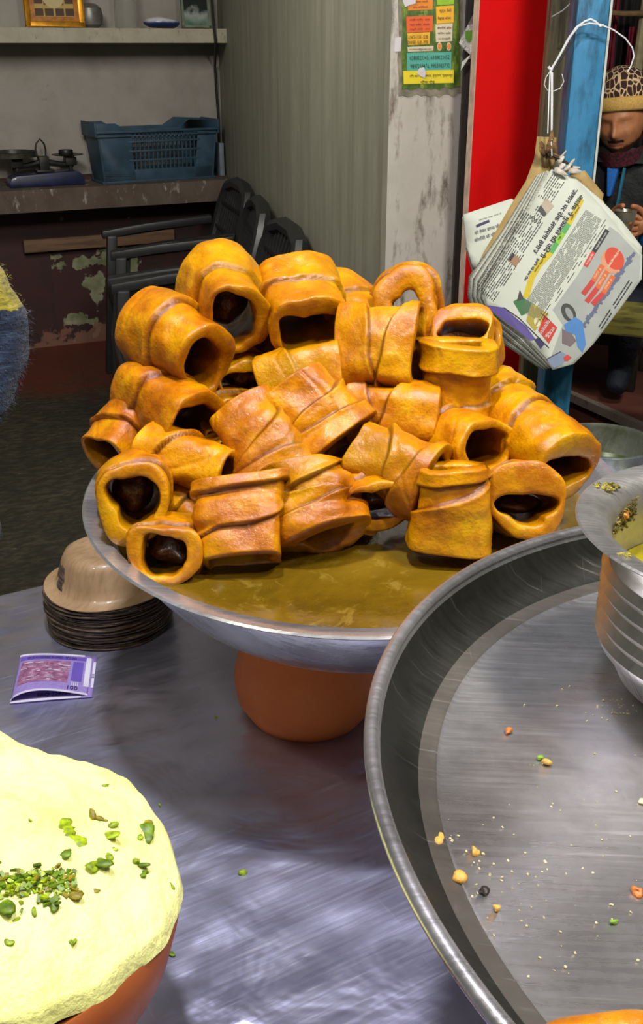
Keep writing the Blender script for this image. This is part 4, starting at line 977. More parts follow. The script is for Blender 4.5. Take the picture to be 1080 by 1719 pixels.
# blue and white packet
a, b, wv2 = shelf_box(242, 302, .2, zu1); 
uu, vv = np.meshgrid(np.linspace(0, 2*PI, 28, endpoint=False), np.linspace(.001, PI-.001, 14))
Q = np.stack([np.sign(np.cos(vv))*np.abs(np.cos(vv))**.7*wv2/2, np.sin(vv)*np.cos(uu)*.06, np.sin(vv)*np.sin(uu)*.024], -1); Q += sines(Q, 4, 60, .003)[..., None]
t = NT('blue_white_packet'); sx = t.n('ShaderNodeSeparateXYZ'); t.l(t.tc.outputs['Object'], sx.inputs[0])
t.set(col=t.ramp(t.math('ADD', sx.outputs[2], t.math('MULTIPLY', t.noise(20), .02)), [(.008, srgb(34, 52, 110)), (.018, srgb(196, 200, 206))]), rough=.3)
o = grid_obj('packet', Q, t.mat, closed_u=True); o.matrix_world = back_frame((a+b)/2+Vector((0, 0, .025))); tag(o, 'small blue and white plastic packet lying on the upper shelf', 'packet')
# dark framed picture at the right
a, b, wv3 = shelf_box(306, 354, .17, zu1)
pf2 = empty('framed_picture', (0, 0, 0), label='dark green framed picture leaning at the right end of the upper shelf', cat='picture'); pf2.matrix_world = back_frame((a+b)/2+Vector((0, 0, .004))) @ Matrix.Rotation(R(7), 4, 'X')
mb = MB(); h3 = .34
for bx in (((0, 0, .006), (wv3, .014, .012)), ((0, 0, h3-.006), (wv3, .014, .012)), ((-wv3/2+.006, 0, h3/2), (.012, .014, h3)), ((wv3/2-.006, 0, h3/2), (.012, .014, h3))): mb.box(*bx)
mb.build('frame', plain('grey_green_frame', srgb(112, 122, 108), .4), pf2, bevel=.002)
t = NT('dark_green_print'); sx = t.n('ShaderNodeSeparateXYZ'); t.l(t.tc.outputs['Object'], sx.inputs[0])
c = t.ramp(t.math('ADD', t.math('MULTIPLY', sx.outputs[2], 3), t.math('MULTIPLY', t.noise(16), .4)), [(.18, srgb(60, 100, 74)), (.36, srgb(150, 160, 156)), (.44, srgb(36, 44, 40)), (.9, srgb(24, 28, 26))]); t.set(col=c, rough=.2)
MB().box((0, 0, h3/2), (wv3-.02, .006, h3-.02)).build('print', t.mat, pf2, smooth=False)

# black cable running down the corner, with flakes of whitewash
pts = [on_back(x, y, off) for x, y, off in ((354, -40, .33), (357, 20, .325), (362, 70, .32), (361, 110, .05), (364, 160, .03), (367, 200, .03), (369, 250, .03), (371, 290, .03), (379, 320, .33), (380, 380, .1), (381, 420, .05))]
pts[-1].z = max(pts[-1].z, .05)
tag(MB().tube(pts[:9], .006, 8).build('black_cable', plain('black_cable', srgb(18, 18, 18), .5)), 'black cable running down the corner beside the shelves', 'cable')
# small pale packet beside crate
p = on_back(370, 283, .12); p.z = zl1
o = MB().box((0, 0, .075), (.022, .06, .15)).build('carton', plain('pale_blue_carton', srgb(112, 122, 132), .5), bevel=.003); o.matrix_world = back_frame(p); tag(o, 'thin pale blue carton squeezed between crate and side wall', 'carton')

# batten on the wall under the lower shelf
a = on_back(40, 424, .03); b = on_back(291, 404, .03)
t_ = on_back(40, 412, .03); hb = .10
bt = MB(); d_ = (b-a); nrm = Vector((0, 0, 1)); thk = -E2*.025
z_up = Vector((0, 0, (on_back(165, 400, .03)-on_back(165, 421, .03)).z))
bt.prism([a, b, b+z_up, a+z_up], thk); o = bt.build('wooden_batten', m_streaked('brown_batten', srgb(104, 78, 56), srgb(122, 94, 68), srgb(70, 50, 36), sc=(3, 3, 40)), bevel=.003)
tag(o, 'long brown wooden batten fixed across the dark wall under the lower shelf', 'batten')

# ================================================================== PLASTIC CHAIRS
M_CHAIR = plain('black_plastic', srgb(30, 31, 32), .42, var=.1, scale=30, bump=.1)
def plate(mb, pts4, th):
    a, b, c_, d = [Vector(p) for p in pts4]; n = (b-a).cross(d-a).normalized()*th
    mb.prism([a, b, c_, d], n)
def chair(M, label, z=0, arms=True):
    """armchair: local x = width, y = front, origin on the floor"""
    root = empty('plastic_chair', (0, 0, 0), label=label, cat='chair', group='black plastic armchairs by the side wall'); root.matrix_world = M @ Matrix.Translation((0, 0, z))
    mb = MB(); mb.prism([(-.22, -.20, .41), (.22, -.20, .41), (.24, .23, .43), (-.24, .23, .43)], (0, 0, .018)); mb.box((0, .235, .415), (.48, .02, .05)); mb.build('seat', M_CHAIR, root, bevel=.008)
    # back rest: curved frame with slats
    fr_ = MB(); pts = [(-.235, -.21, .42), (-.25, -.27, .60), (-.245, -.315, .76), (-.20, -.335, .83), (-.08, -.345, .855), (.08, -.345, .855), (.20, -.335, .83), (.245, -.315, .76), (.25, -.27, .60), (.235, -.21, .42)]
    fr_.tube(pts, .028, 8); fr_.build('back_frame', M_CHAIR, root)
    for kx in range(-4, 5):
        x = kx*.046; mb = MB(); mb.prism([(x-.009, -.205, .44), (x+.009, -.205, .44), (x+.009, -.335, .84), (x-.009, -.335, .84)], (0, -.008, 0)); mb.build('slat', M_CHAIR, root, smooth=False)
    for sz in (.55, .66, .76):
        mb = MB(); y = -.205-.13*(sz-.44)/.4; mb.box((0, y, sz), (.46, .012, .014)); mb.build('slat', M_CHAIR, root, smooth=False)
    for s_ in (-1, 1):
        for fy, ty, tz in ((.25, .20, .63 if arms else .41), (-.26, -.21, .42)):
            mb = MB(); x = s_*.245; mb.prism([(x-.028, fy-.02, 0), (x+.028, fy-.02, 0), (x+.028, ty-.025, tz), (x-.028, ty-.025, tz)], (0, .045, 0)); mb.build('leg', M_CHAIR, root, bevel=.008)
        if arms:
            mb = MB(); x = s_*.262
            mb.prism([(x-.03, .24, .615), (x+.03, .24, .615), (x+.028, .05, .64), (x+.022, -.26, .665), (x-.022, -.26, .665), (x-.028, .05, .64)], (0, 0, .036)); mb.build('armrest', M_CHAIR, root, bevel=.008)
    return root
def chair_at(px, py, z, yaw, label, lift=0, Y=None):
    p = at_h(px, py, z) if Y is None else at_Y(px, py, Y); p.z = 0
    M = Matrix.Translation(p) @ Matrix.Rotation(yaw, 4, 'Z')
    return chair(M, label, lift)
# a row of them along the side wall, backs to the wall, facing left
FR = -Vector((-SN.x, -SN.y, 0)).normalized()
def wall_chair(px, py, Y, label, turn=0):
    p = at_Y(px, py, Y); p.z = 0; p = p+FR*.96*.335
    yw = math.atan2(-FR.x, FR.y)+R(turn)
    chair(Matrix.Translation(p) @ Matrix.Rotation(yw, 4, 'Z') @ Matrix.Scale(.96, 4), label)
wall_chair(402, 335, 4.52, 'farthest black plastic armchair, its back rising beside the shelf end', 4)
wall_chair(432, 352, 3.99, 'middle black plastic armchair in the row behind the left peak of the heap', -3)
wall_chair(482, 420, 3.42, 'nearest black plastic armchair, mostly hidden behind the centre peak of the heap', 2)

# ================================================================== HANGING NEWSPAPERS
NY = 1.90
NP0 = at_Y(930, 450, NY); NN = (CT*.80+Vector((-.10, -.45, 0))).normalized()      # page faces the viewer
def pg(px, py, off=0.0):
    """point of the page seen at px,py; off = height above the front page"""
    p = at_plane(px, py, NP0, NN)
    # the lower left part of the pages curls backwards
    d = max(0.0, (900-px)*.75+(py-470)*.35-30)
    return p+NN*(off-.0000045*d*d)
news = empty('newspaper_bundle', (0, 0, 0), label='tied bundle of old printed newspapers hanging on white string before the blue post', cat='newspaper')
def sheet(name, poly, off, mat, n=14, thick=.0004, lab=None, crumple=0.0, seed=0):
    """polygon of picture points laid on the page plane as a thin sheet"""
    bm = bmesh.new(); vs = [bm.verts.new((x, y, 0)) for x, y in poly]; bm.faces.new(vs)
    bmesh.ops.triangulate(bm, faces=bm.faces); 
    for _ in range(3): bmesh.ops.subdivide_edges(bm, edges=[e for e in bm.edges if e.calc_length() > 16], cuts=1)
    bmesh.ops.triangulate(bm, faces=bm.faces)
    for v in bm.verts:
        x, y = v.co.x, v.co.y
        cz = crumple*math.sin(x*.11+seed)*math.sin(y*.09+seed*2)
        v.co = pg(x, y, off+cz)
    me = bpy.data.meshes.new(name); bm.to_mesh(me); bm.free(); me.materials.append(mat)
    me.polygons.foreach_set('use_smooth', [True]*len(me.polygons))
    o = bpy.data.objects.new(name, me); C.objects.link(o); o.parent = news
    md = o.modifiers.new('s', 'SOLIDIFY'); md.thickness = thick; md.offset = 0
    if lab: o['label'] = lab
    return o
def m_news(name, base, dens=.5):
    t = NT(name); n = t.noise(1, 3, .6, vec=t.map((160, 160, 700), (.2, .5, .6))); n2 = t.noise(8, 3)
    c = t.mix(t.ramp(n, [(.50, 0), (.56, dens)]), base, srgb(70, 74, 70)); c = t.mix(t.ramp(n2, [(.4, 0), (.7, .2)]), c, srgb(176, 184, 160))
    t.set(col=c, rough=.8); return t.mat
M_NEWS = plain('newsprint', srgb(206, 212, 196), .75, var=.03, scale=12, bump=.1)
M_NEWS2 = m_news('printed_newsprint', srgb(184, 188, 170)); M_NEWS3 = m_news('dark_printed_newsprint', srgb(136, 130, 118), .8)
M_KRAFT = plain('kraft_cardboard', srgb(176, 150, 92), .75, var=.1, scale=20)
T_, R_1, R_2, B1 = (926, 284), (1078, 428), (1078, 468), (930, 621)
front = [(926, 284), (967, 299), (1015, 352), (1046, 392), (1079, 428), (1078, 468), (1040, 520), (997, 577), (964, 611), (928, 621), (917, 601), (878, 562), (848, 540), (819, 517), (812, 490), (828, 462), (872, 385), (900, 330)]
sheet('sheet', front, 0, M_NEWS, lab='front newspaper page printed in Hindi')
# inner sheets, each a little further back and shifted towards the lower left
for i in range(11):
    k = i/10; dx, dy = -3-2.6*i, -1.2*i
    poly = [(918-i*1.6, 286+i*.6), (930, 290), (900, 420), (935, 600), (926-2*i*.6, 618+i*.4), (880-3.2*i, 566+1.2*i), (820-2.2*i, 520+1.0*i), (810-2.3*i, 500-.6*i), (812-2.3*i, 478-1.6*i), (866-2.2*i, 384+.2*i)]
    sheet('sheet', poly, -.0016*(i+1), (M_NEWS2, M_NEWS3, M_NEWS)[i % 3 if i else 0], crumple=.0004, seed=i)
sheet('sheet', [(967, 299), (1008, 333), (1046, 372), (1079, 414), (1078, 430), (1040, 395), (1010, 355)], -.003, M_NEWS, lab='plain white page margin behind the front page')
sheet('sheet', [(975, 300), (1016, 338), (1014, 350), (1020, 366), (990, 350)], -.006, M_KRAFT, lab='brown cardboard sheet')
sheet('sheet', [(984, 284), (1016, 324), (1012, 344), (985, 330), (962, 300), (958, 290)], -.012, M_KRAFT, lab='brown cardboard corner on the right')
sheet('sheet', [(905, 224), (938, 226), (936, 262), (925, 300), (870, 380), (806, 440), (815, 420), (862, 338), (886, 300), (900, 262)], -.026, M_KRAFT, crumple=.001, lab='long brown cardboard sheet on the left')
sheet('sheet', [(780, 356), (862, 329), (880, 340), (860, 400), (812, 440), (797, 448), (786, 412)], -.032, M_NEWS, lab='white printed page sticking out on the far left')
sheet('sheet', [(778, 360), (790, 356), (800, 420), (812, 450), (800, 452), (785, 408)], -.035, M_NEWS2)
sheet('sheet', [(784, 412), (792, 410), (815, 470), (800, 470)], -.038, M_NEWS3)
# printing
TR_ = Vector((-.55, .84)); TU = Vector((.84, .55))       # reading direction and text-up in picture points (y down)
I_K = ink('news_ink', srgb(38, 38, 44)); I_G = ink('news_grey_ink', srgb(104, 110, 104))
def nfn(cx, cy, off, r=TR_, u=TU): return lambda x, y: pg(cx+r.x*x+u.x*y, cy+r.y*x+u.y*y, off)
def ntext(name, items, mat, off=.0016, r=TR_, u=TU, kind='stuff'):
    mb = MB()
    for body, cx, cy, w_, h_ in items: fit_text(mb, body, nfn(cx, cy, off, r, u), 0, 0, w_, h_)
    o = mb.build(name, mat, news, smooth=False); o['kind'] = kind; return o
BOLD[0] = .022
ntext('headline_lettering', [('आतंक से मुकाबले की विदेशी', 943, 380, 124, 12), ('सामान पर रोक लगाएगा हमास', 933, 371, 128, 12), ('पुलिस की एक टीम', 893, 452, 44, 6)], I_K)
BOLD[0] = 0
def quadp(mb, pts, off):
    pts2 = [pg(x, y, off) for x, y in pts]; mb.add(pts2, [tuple(range(len(pts2)))])
def strip(mb, path, wid, off):
    """ribbon along picture points"""
    L_, Rr = [], []
    for i, (x, y) in enumerate(path):
        a = Vector(path[max(0, i-1)]); b = Vector(path[min(len(path)-1, i+1)]); d = (b-a).normalized(); nn = Vector((-d.y, d.x))*wid/2
        L_.append(pg(x+nn.x, y+nn.y, off)); Rr.append(pg(x-nn.x, y-nn.y, off))
    n = len(path); mb.add(L_+Rr, [(i, i+1, n+i+1, n+i) for i in range(n-1)])
def print_obj(name, mat, polys=(), strips=(), off=.0008):
    mb = MB()
    for p in polys: quadp(mb, p, off)
    for pa, w_ in strips: strip(mb, pa, w_, off)
    o = mb.build(name, mat, news, smooth=False); return o
print_obj('yellow_band', ink('news_yellow', srgb(206, 184, 24)), strips=[([(977, 334), (966, 356), (955, 376)], 9), ([(925, 424), (906, 444), (893, 466), (883, 500)], 10)])['kind'] = 'stuff'
print_obj('green_band', ink('news_green', srgb(84, 168, 84)), strips=[([(955, 376), (940, 400), (925, 424)], 9)])
print_obj('lime_patch', ink('news_lime', srgb(140, 196, 40)), strips=[([(946, 391), (935, 408)], 8)], off=.0012)
ntext('band_lettering', [('समाचार दर्शन', 965, 358, 26, 4), ('खेल', 940, 400, 8, 4), ('विविध समाचार', 905, 446, 26, 3.5)], I_K, .0018)
def words(name, quad, rowgap, hgt, mat, dens=.86, wl=(3, 9), along=TR_, off=.0014, seed=1, colgap=None):
    """lines of tiny word marks filling a picture-space quad; quad = origin, extent along the line, extent across"""
    rg_ = random.Random(seed); mb = MB(); (ox, oy), la, lc = quad; al = along; ac = Vector((-al.y, al.x))
    n = int(abs(lc)/rowgap)
    for i in range(n):
        s_ = 0
        while s_ < la:
            w_ = rg_.uniform(*wl)
            if rg_.random() < dens:
                c0 = i*rowgap*(1 if lc > 0 else -1)
                a = Vector((ox, oy))+al*s_+ac*c0; e = min(w_, la-s_)
                q = [a, a+al*e, a+al*e+ac*hgt, a+ac*hgt]
                quadp(mb, [(v.x, v.y) for v in q], off)
            s_ += w_+rg_.uniform(.8, 1.8)
    o = mb.build(name, mat, news, smooth=False); o['kind'] = 'stuff'; return o
# ac for TR_ = (-.84,-.55): across towards the upper left
words('body_text', ((1012, 370), 200, 34), 2.0, .95, I_G, .93, (4, 12), seed=2)
words('body_text', ((948, 306), 44, 30), 3.8, 1.4, I_K, .85, (2.5, 5), seed=3)
words('body_text', ((917, 355), 26, 20), 3.8, 1.4, I_K, .85, (2.5, 5), seed=6)
words('body_text', ((912, 374), 60, 44), 3.9, 1.5, I_K, .88, (2.5, 5), seed=4)
words('body_text', ((880, 428), 92, 42), 3.7, 1.4, I_K, .88, (2.5, 5), seed=5)
words('body_text', ((1021, 372), 200, 10), 4.6, 1.1, I_K, .55, (5, 12), seed=8)
words('body_text', ((1062, 474), 95, 10), 5.0, 2.2, I_K, .8, (4, 10), seed=9)
# advertisement with the grey ground
print_obj('grey_ground', ink('news_grey', srgb(166, 172, 164)), polys=[[(1024, 380), (1040, 392), (1076, 430), (1074, 466), (1030, 528), (996, 574), (962, 608), (930, 616), (925, 600), (945, 545), (928, 520), (970, 462), (1002, 410)]], off=.0006)
print_obj('black_label', ink('news_black', srgb(40, 40, 40)), strips=[([(1020, 386), (1009, 404), (997, 423)], 8)], off=.0012)
print_obj('red_label', ink('news_red', srgb(206, 70, 56)), strips=[([(997, 423), (983, 447)], 8)], off=.0012)
ntext('label_lettering', [('आज का सुविचार', 1009, 404, 34, 4.5), ('सुविचार', 990, 435, 22, 4.5)], ink('news_white', srgb(226, 226, 220)), .0018)
def ell(cx, cy, rx, ry, rot=-.5, n=26): return [(cx+rx*math.cos(a)*math.cos(rot)-ry*math.sin(a)*math.sin(rot), cy+rx*math.cos(a)*math.sin(rot)+ry*math.sin(a)*math.cos(rot)) for a in [2*PI*i/n for i in range(n)]]
print_obj('pale_disc', ink('news_peach', srgb(214, 150, 110)), polys=[ell(1028, 439, 18, 21)], off=.0011)
print_obj('red_disc', ink('news_vermilion', srgb(208, 70, 40)), polys=[ell(1032, 434, 15, 20)], off=.0014)
o = print_obj('orange_bars', ink('news_orange', srgb(214, 104, 44)), strips=[([(1012, 445), (996, 472)], 9), ([(1020, 455), (1003, 484)], 9), ([(1030, 463), (1013, 492)], 9)], off=.0012); o['kind'] = 'stuff'
o = print_obj('red_bars', ink('news_crimson', srgb(196, 60, 56)), strips=[([(996, 472), (979, 494)], 9), ([(1003, 484), (985, 507)], 9), ([(1013, 492), (995, 511)], 9)], off=.0012); o['kind'] = 'stuff'
ntext('bar_lettering', [('₹ 5000', 1003, 459, 20, 4), ('₹ 7000', 1011, 469, 20, 4), ('₹ 8000', 1021, 477, 20, 4), ('विशेष', 1034, 429, 24, 4), ('उपहार योजना', 1029, 436, 26, 4), ('अवसर', 1024, 443, 18, 4)], ink('news_cream', srgb(236, 214, 180)), .0020)
mb = MB(); rg2 = random.Random(4)
for i in range(38):
    f_ = i/37; x = 1066-f_*92; y = 424+f_*132; h1 = rg2.uniform(2, 11)
    quadp(mb, [(x, y), (x-2.2, y+3.2), (x-2.2+h1*.84*.5, y+3.2+h1*.55*.5), (x+h1*.84*.5, y+h1*.55*.5)], .0011)
    h1 = rg2.uniform(2, 7); quadp(mb, [(x, y), (x-2.2, y+3.2), (x-2.2-h1*.84, y+3.2-h1*.55), (x-h1*.84, y-h1*.55)], .0011)
o = mb.build('skyline_print', ink('news_blue_grey', srgb(96, 104, 132)), news, smooth=False); o['kind'] = 'stuff'
# motorcycle rider print, red box, food photo, purple strip
print_obj('wheel_print', ink('news_darkgrey', srgb(62, 66, 64)), polys=[ell(955, 525, 11, 17, -.5)], off=.0011)
print_obj('hub_print', ink('news_midgrey', srgb(150, 156, 152)), polys=[ell(956, 526, 5, 11, -.5)], off=.0014)
print_obj('blue_figure_print', ink('news_blue', srgb(76, 134, 196)), polys=[[(947, 545), (966, 532), (978, 540), (981, 556), (984, 578), (978, 592), (970, 582), (966, 562), (950, 556)]], off=.0013)
print_obj('grey_figure_print', ink('news_brown_grey', srgb(118, 106, 108)), polys=[[(944, 552), (960, 560), (968, 572), (958, 582), (944, 576)]], off=.0012)
print_obj('sky_patch_print', ink('news_paleblue', srgb(128, 146, 170)), polys=[[(918, 603), (942, 590), (956, 598), (944, 612), (930, 618)]], off=.0010)
print_obj('red_figure_print', ink('news_red', None or srgb(206, 70, 56)), polys=[[(946, 600), (953, 595), (960, 600), (954, 606), (948, 606)]], off=.0014)
print_obj('food_photo_green', ink('news_deepgreen', srgb(58, 118, 62)), polys=[[(862, 506), (876, 498), (893, 508), (888, 524), (876, 530), (868, 516)]], off=.0010)
print_obj('food_photo_dark', ink('news_darkgrey', None or srgb(62, 66, 64)), polys=[[(873, 486), (880, 502), (868, 506)]], off=.0012)
print_obj('food_photo_yellow', ink('news_olive', srgb(176, 160, 60)), polys=[[(893, 508), (922, 528), (914, 536), (898, 556), (884, 538), (888, 524)]], off=.0010)
print_obj('round_emblem', ink('news_lemon', srgb(222, 220, 170)), polys=[ell(902, 541, 5, 8, -.3)], off=.0014)
print_obj('red_box', ink('news_boxred', srgb(196, 62, 42)), polys=[[(914, 528), (936, 550), (922, 577), (904, 555)]], off=.0012)
u3 = Vector((.77, .64)); ntext('box_lettering', [('ख्वाइश', 914, 548, 26, 7), ('लड्डू', 923, 558, 22, 7)], ink('news_white', None or srgb(226, 226, 220)), .0018)
ntext('emblem_lettering', [('शुद्ध', 903, 539, 9, 3), ('घी', 901, 544, 6, 3)], I_K, .0020)
print_obj('purple_strip', ink('news_purple', srgb(96, 84, 150)), polys=[[(819, 512), (846, 516), (884, 548), (900, 570), (890, 572), (874, 558), (848, 538), (820, 518)]], off=.0010)
print_obj('navy_patch', ink('news_navy', srgb(50, 48, 92)), polys=[[(897, 570), (906, 566), (914, 578), (908, 586)]], off=.0012)
print_obj('black_rule', I_K, strips=[([(846, 516), (872, 534), (900, 562), (922, 584)], 1.4), ([(908, 525), (924, 540)], 1.2), ([(918, 603), (942, 590)], 1.4)], off=.0014)['kind'] = 'stuff'
print_obj('portrait_photo', ink('news_photo_tan', srgb(156, 120, 84)), polys=[[(861, 424), (874, 436), (866, 448), (853, 436)]], off=.0019)
print_obj('portrait_hair', ink('news_black', None or srgb(40, 40, 40)), polys=[[(861, 424), (865, 428), (858, 438), (853, 436)]], off=.0022)
print_obj('group_photo', ink('news_photo_grey', srgb(176, 164, 140)), polys=[[(917, 332), (930, 346), (914, 364), (903, 352)]], off=.0019)
print_obj('group_photo_dark', ink('news_darkgrey', None or srgb(62, 66, 64)), polys=[[(903, 352), (914, 364), (918, 359), (908, 344)]], off=.0022)
# lettering on the left page
r2 = Vector((.955, -.295)); u2 = Vector((-.295, -.955))
o = ntext('left_page_lettering', [('को लेकर वापस जो', 820, 381, 44, 7), ('कोशिशों की पिता', 818, 394, 40, 7), ('समाचार पत्र आज के', 826, 360, 40, 3.5)], I_K, -.0300, r2, u2)
print_obj('blue_rule', ink('news_navy', None or srgb(50, 48, 92)), strips=[([(802, 376), (824, 367)], 4)], off=-.0300)

# scorched, frayed knot of paper at the top and the white string
M_FRAY = plain('torn_paper', srgb(206, 200, 184), .8, var=.2, scale=60); M_SCORCH = plain('brown_torn_paper', srgb(112, 84, 48), .85, var=.35, scale=80)
rg3 = random.Random(11)
for i in range(26):
    brown = i % 2 == 0
    cx, cy = (920+rg3.uniform(-10, 12), 258+rg3.uniform(-16, 12)) if brown else (944+rg3.uniform(-16, 14), 283+rg3.uniform(-8, 8))
    a = rg3.uniform(-.9, .5) if not brown else rg3.uniform(-2.6, .6); L_ = rg3.uniform(10, 26)
    p0 = pg(cx, cy, rg3.uniform(.0, .012)); p1 = pg(cx+L_*math.cos(a), cy+L_*math.sin(a), rg3.uniform(.004, .022)); wv_ = (p1-p0).cross(NN).normalized()*rg3.uniform(.0015, .0045)
    mb = MB(); m_ = (p0+p1)/2+NN*rg3.uniform(-.004, .006)
    mb.add([p0-wv_, p0+wv_, m_+wv_*1.2, m_-wv_*1.2, p1+wv_*.5, p1-wv_*.5], [(0, 1, 2, 3), (3, 2, 4, 5)]); o = mb.build('torn_shred', M_SCORCH if brown else M_FRAY, news)
    md = o.modifiers.new('s', 'SOLIDIFY'); md.thickness = .0004
mb = MB(); mb.tube([pg(908, 252, .004), pg(925, 262, .014), pg(945, 272, .014), pg(962, 282, .004)], .0022, 8); mb.build('binding_wire', plain('rusty_wire', srgb(60, 44, 30), .7), news)
# string
M_STR = plain('white_string', srgb(220, 222, 220), .5, var=.04, bump=0)
SY = 1.985
sv = lambda x, y, o=0: at_Y(x, y, SY+o)
stg = empty('string', (0, 0, 0), label='thin white string looped around the blue post carrying the newspapers', cat='string')
mb = MB(); mb.tube([sv(926, 116), sv(938, 96), sv(954, 66), sv(968, 46), sv(982, 36), sv(992, 32), sv(1000, 36), sv(1008, 44), sv(1014, 42)], .0018, 8); mb.build('loop', M_STR, stg)
mb = MB(); mb.tube([sv(926, 118), sv(940, 94), sv(958, 62), sv(972, 44), sv(990, 39), sv(1008, 41), sv(1030, 50), sv(1050, 64), sv(1062, 80), sv(1065, 94), sv(1060, 110), sv(1054, 121)], .0013, 8); mb.build('loop', M_STR, stg)
mb = MB(); mb.tube([sv(928, 120, -.004), sv(942, 100, -.002), sv(960, 70, 0)], .0015, 8); mb.build('black_cord', plain('black_cord', srgb(20, 20, 20)), stg)['label'] = 'black cord beside the white string'
for pts in ([(924, 116), (922, 160), (920, 224)], [(926, 118), (926, 170), (926, 240), (927, 262)], [(928, 116), (928, 170), (927, 235)]):
    mb = MB(); mb.tube([sv(x, y, -.02*i) for i, (x, y) in enumerate(pts)], .0011, 6); mb.build('strand', M_STR, stg)
mb = MB(); mb.tube([sv(925, 118), sv(917, 130), sv(914, 142), sv(919, 151), sv(930, 153), sv(941, 148), sv(947, 137), sv(944, 124)], .0008, 6); mb.build('curl', M_STR, stg)
mb = MB(); mb.tube([sv(921, 112), sv(924, 116), sv(928, 119), (sv(925, 122))], .0026, 8); mb.build('knot', M_STR, stg)
tag(MB().tube([at_Y(927, 28, 2.2), at_Y(945, 18, 2.19), at_Y(960, 4, 2.18), at_Y(968, -12, 2.18)], .0012, 6).build('string', M_STR), 'short white string end high on the grey plank', 'string')

# ================================================================== POSTER ON THE WHITEWASHED PILLAR
pa, pb = at_Y(645, 300, B_.y), at_Y(770, 300, B_.y); PLN = Vector((0, -1, 0))
def pp(px, py, off=.002): return at_plane(px, py, pa, PLN)+PLN*off
poster = empty('poster', (0, 0, 0), label='torn green-bordered restaurant handbill pasted high on the whitewashed pillar', cat='poster')
def pquad(name, x0, y0, x1, y1, mat, off, skew=-2, jag=0):
    mb = MB()
    if jag:
        rg_ = random.Random(3); pts = [(x0, y0), (x1, y0+skew)]+[(x1+rg_.uniform(-1, 1)*jag*.5, y0+(y1-y0)*k/6) for k in range(1, 6)]+[(x1+(x0-x1)*k/14, y1+skew*(1-k/14)+rg_.uniform(-jag, jag)) for k in range(15)]+[(x0+rg_.uniform(-1, 1)*jag*.5, y1+(y0-y1)*k/6) for k in range(1, 6)]
    else: pts = [(x0, y0), (x1, y0+skew), (x1-.5, y1+skew), (x0+1, y1)]
    mb.prism([pp(x, y, off) for x, y in pts], PLN*-.0004 if off < .003 else PLN*-.0003); return mb.build(name, mat, poster, smooth=False)
t = NT('grassy_print'); n = t.noise(1, 5, .7, vec=t.map((60, 60, 26))); t.set(col=t.ramp(n, [(.3, srgb(34, 66, 14)), (.5, srgb(72, 104, 20)), (.7, srgb(140, 160, 50))]), rough=.35)
pquad('backing_paper', 669, -20, 776, 160, plain('grey_old_paper', srgb(132, 126, 108), .8, var=.2, scale=40), .0016, 0, 4)
pquad('poster_sheet', 675, -20, 772, 149, t.mat, .0024, -1, 3)
P = {k: ink('poster_'+k, srgb(*v)) for k, v in dict(orange=(224, 132, 24), red=(222, 94, 28), lime=(140, 192, 20), amber=(232, 176, 22), cream=(208, 198, 168), teal=(74, 168, 148), yellow=(226, 206, 20), green=(44, 92, 24)).items()}
for nm, b_ in (('orange', (684, -16, 727, 18)), ('lime', (733, -16, 763, 9)), ('amber', (732, 11, 762, 40)), ('cream', (731, 41, 760, 71)), ('red', (682, 28, 727, 55)), ('amber', (684, 56, 722, 76)), ('cream', (684, 79, 728, 87)), ('teal', (683, 89, 758, 119)), ('yellow', (677, 119, 762, 141))):
    pquad('poster_panel', *b_, P[nm], .0032)
def pell(cx, cy, rx, ry, mat, nm, off=.0036): MB().add([pp(cx+rx*math.cos(2*PI*i/20), cy+ry*math.sin(2*PI*i/20), off) for i in range(20)], [tuple(range(20))]).build(nm, mat, poster, smooth=False)
for cx in (738, 753.5): pell(cx, 78, 4, 7, P['cream'], 'emblem_ring'); pell(cx, 78, 3, 5.2, P['orange'], 'emblem', .0040)
mb = MB()
for body, cx, cy, w_, h_ in (('LUNCH: 12:00 - 02:00', 702, 62, 33, 6), ('DINNER: 10:00 - 09:00', 702, 71, 34, 6), ('chokhani@gmail.com', 706, 82.5, 38, 4), ('6388023345, 6388022452,', 722, 97, 68, 8), ('9897258476, 9953983732', 722, 111, 66, 8),
                             ('शॉप क्र० 5, जालपान, वृन्दावन, सुल्तानपुर', 724, 127, 72, 6), ('चौक रोड', 718, 137, 24, 5), ('शुद्ध देशी', 748, 18, 20, 7), ('वैष्णव भोजन', 746, 31, 22, 7), ('फैमिली हॉल', 746, 47, 24, 5), ('किचन प्योर', 746, 56, 22, 5), ('एवं वातानुकूलित', 746, 65, 20, 5), ('CAFE', 706, 22, 12, 3)):
    fit_text(mb, body, (lambda cx_, cy_: (lambda x, y: pp(cx_+x, cy_-y-x*.025, .0046)))(cx, cy), 0, 0, w_, h_)
mb.build('poster_lettering', ink('poster_ink', srgb(40, 44, 40)), poster, smooth=False)['kind'] = 'stuff'
mb = MB()
for body, cx, cy, w_, h_ in (('शाही पनीर  दाल', 705, 33, 34, 4.5), ('मटर पनीर  रायता', 705, 41, 34, 4.5), ('तंदूरी रोटी  नान', 705, 49, 34, 4.5), ('स्पेशल थाली', 706, 3, 26, 5), ('होम डिलीवरी', 706, 12, 26, 4)):
    fit_text(mb, body, (lambda cx_, cy_: (lambda x, y: pp(cx_+x, cy_-y-x*.025, .0046)))(cx, cy), 0, 0, w_, h_)
mb.build('menu_lettering', ink('poster_brown', srgb(128, 44, 16)), poster, smooth=False)['kind'] = 'stuff'
I_TORN = ink('torn_white', srgb(206, 202, 206))
MB().prism([pp(x, y, .0052) for x, y in ((678, -12), (698, -12), (698, 6), (690, 8), (680, 12), (676, 2))], PLN*-.0004).build('torn_patch', I_TORN, poster, smooth=False)
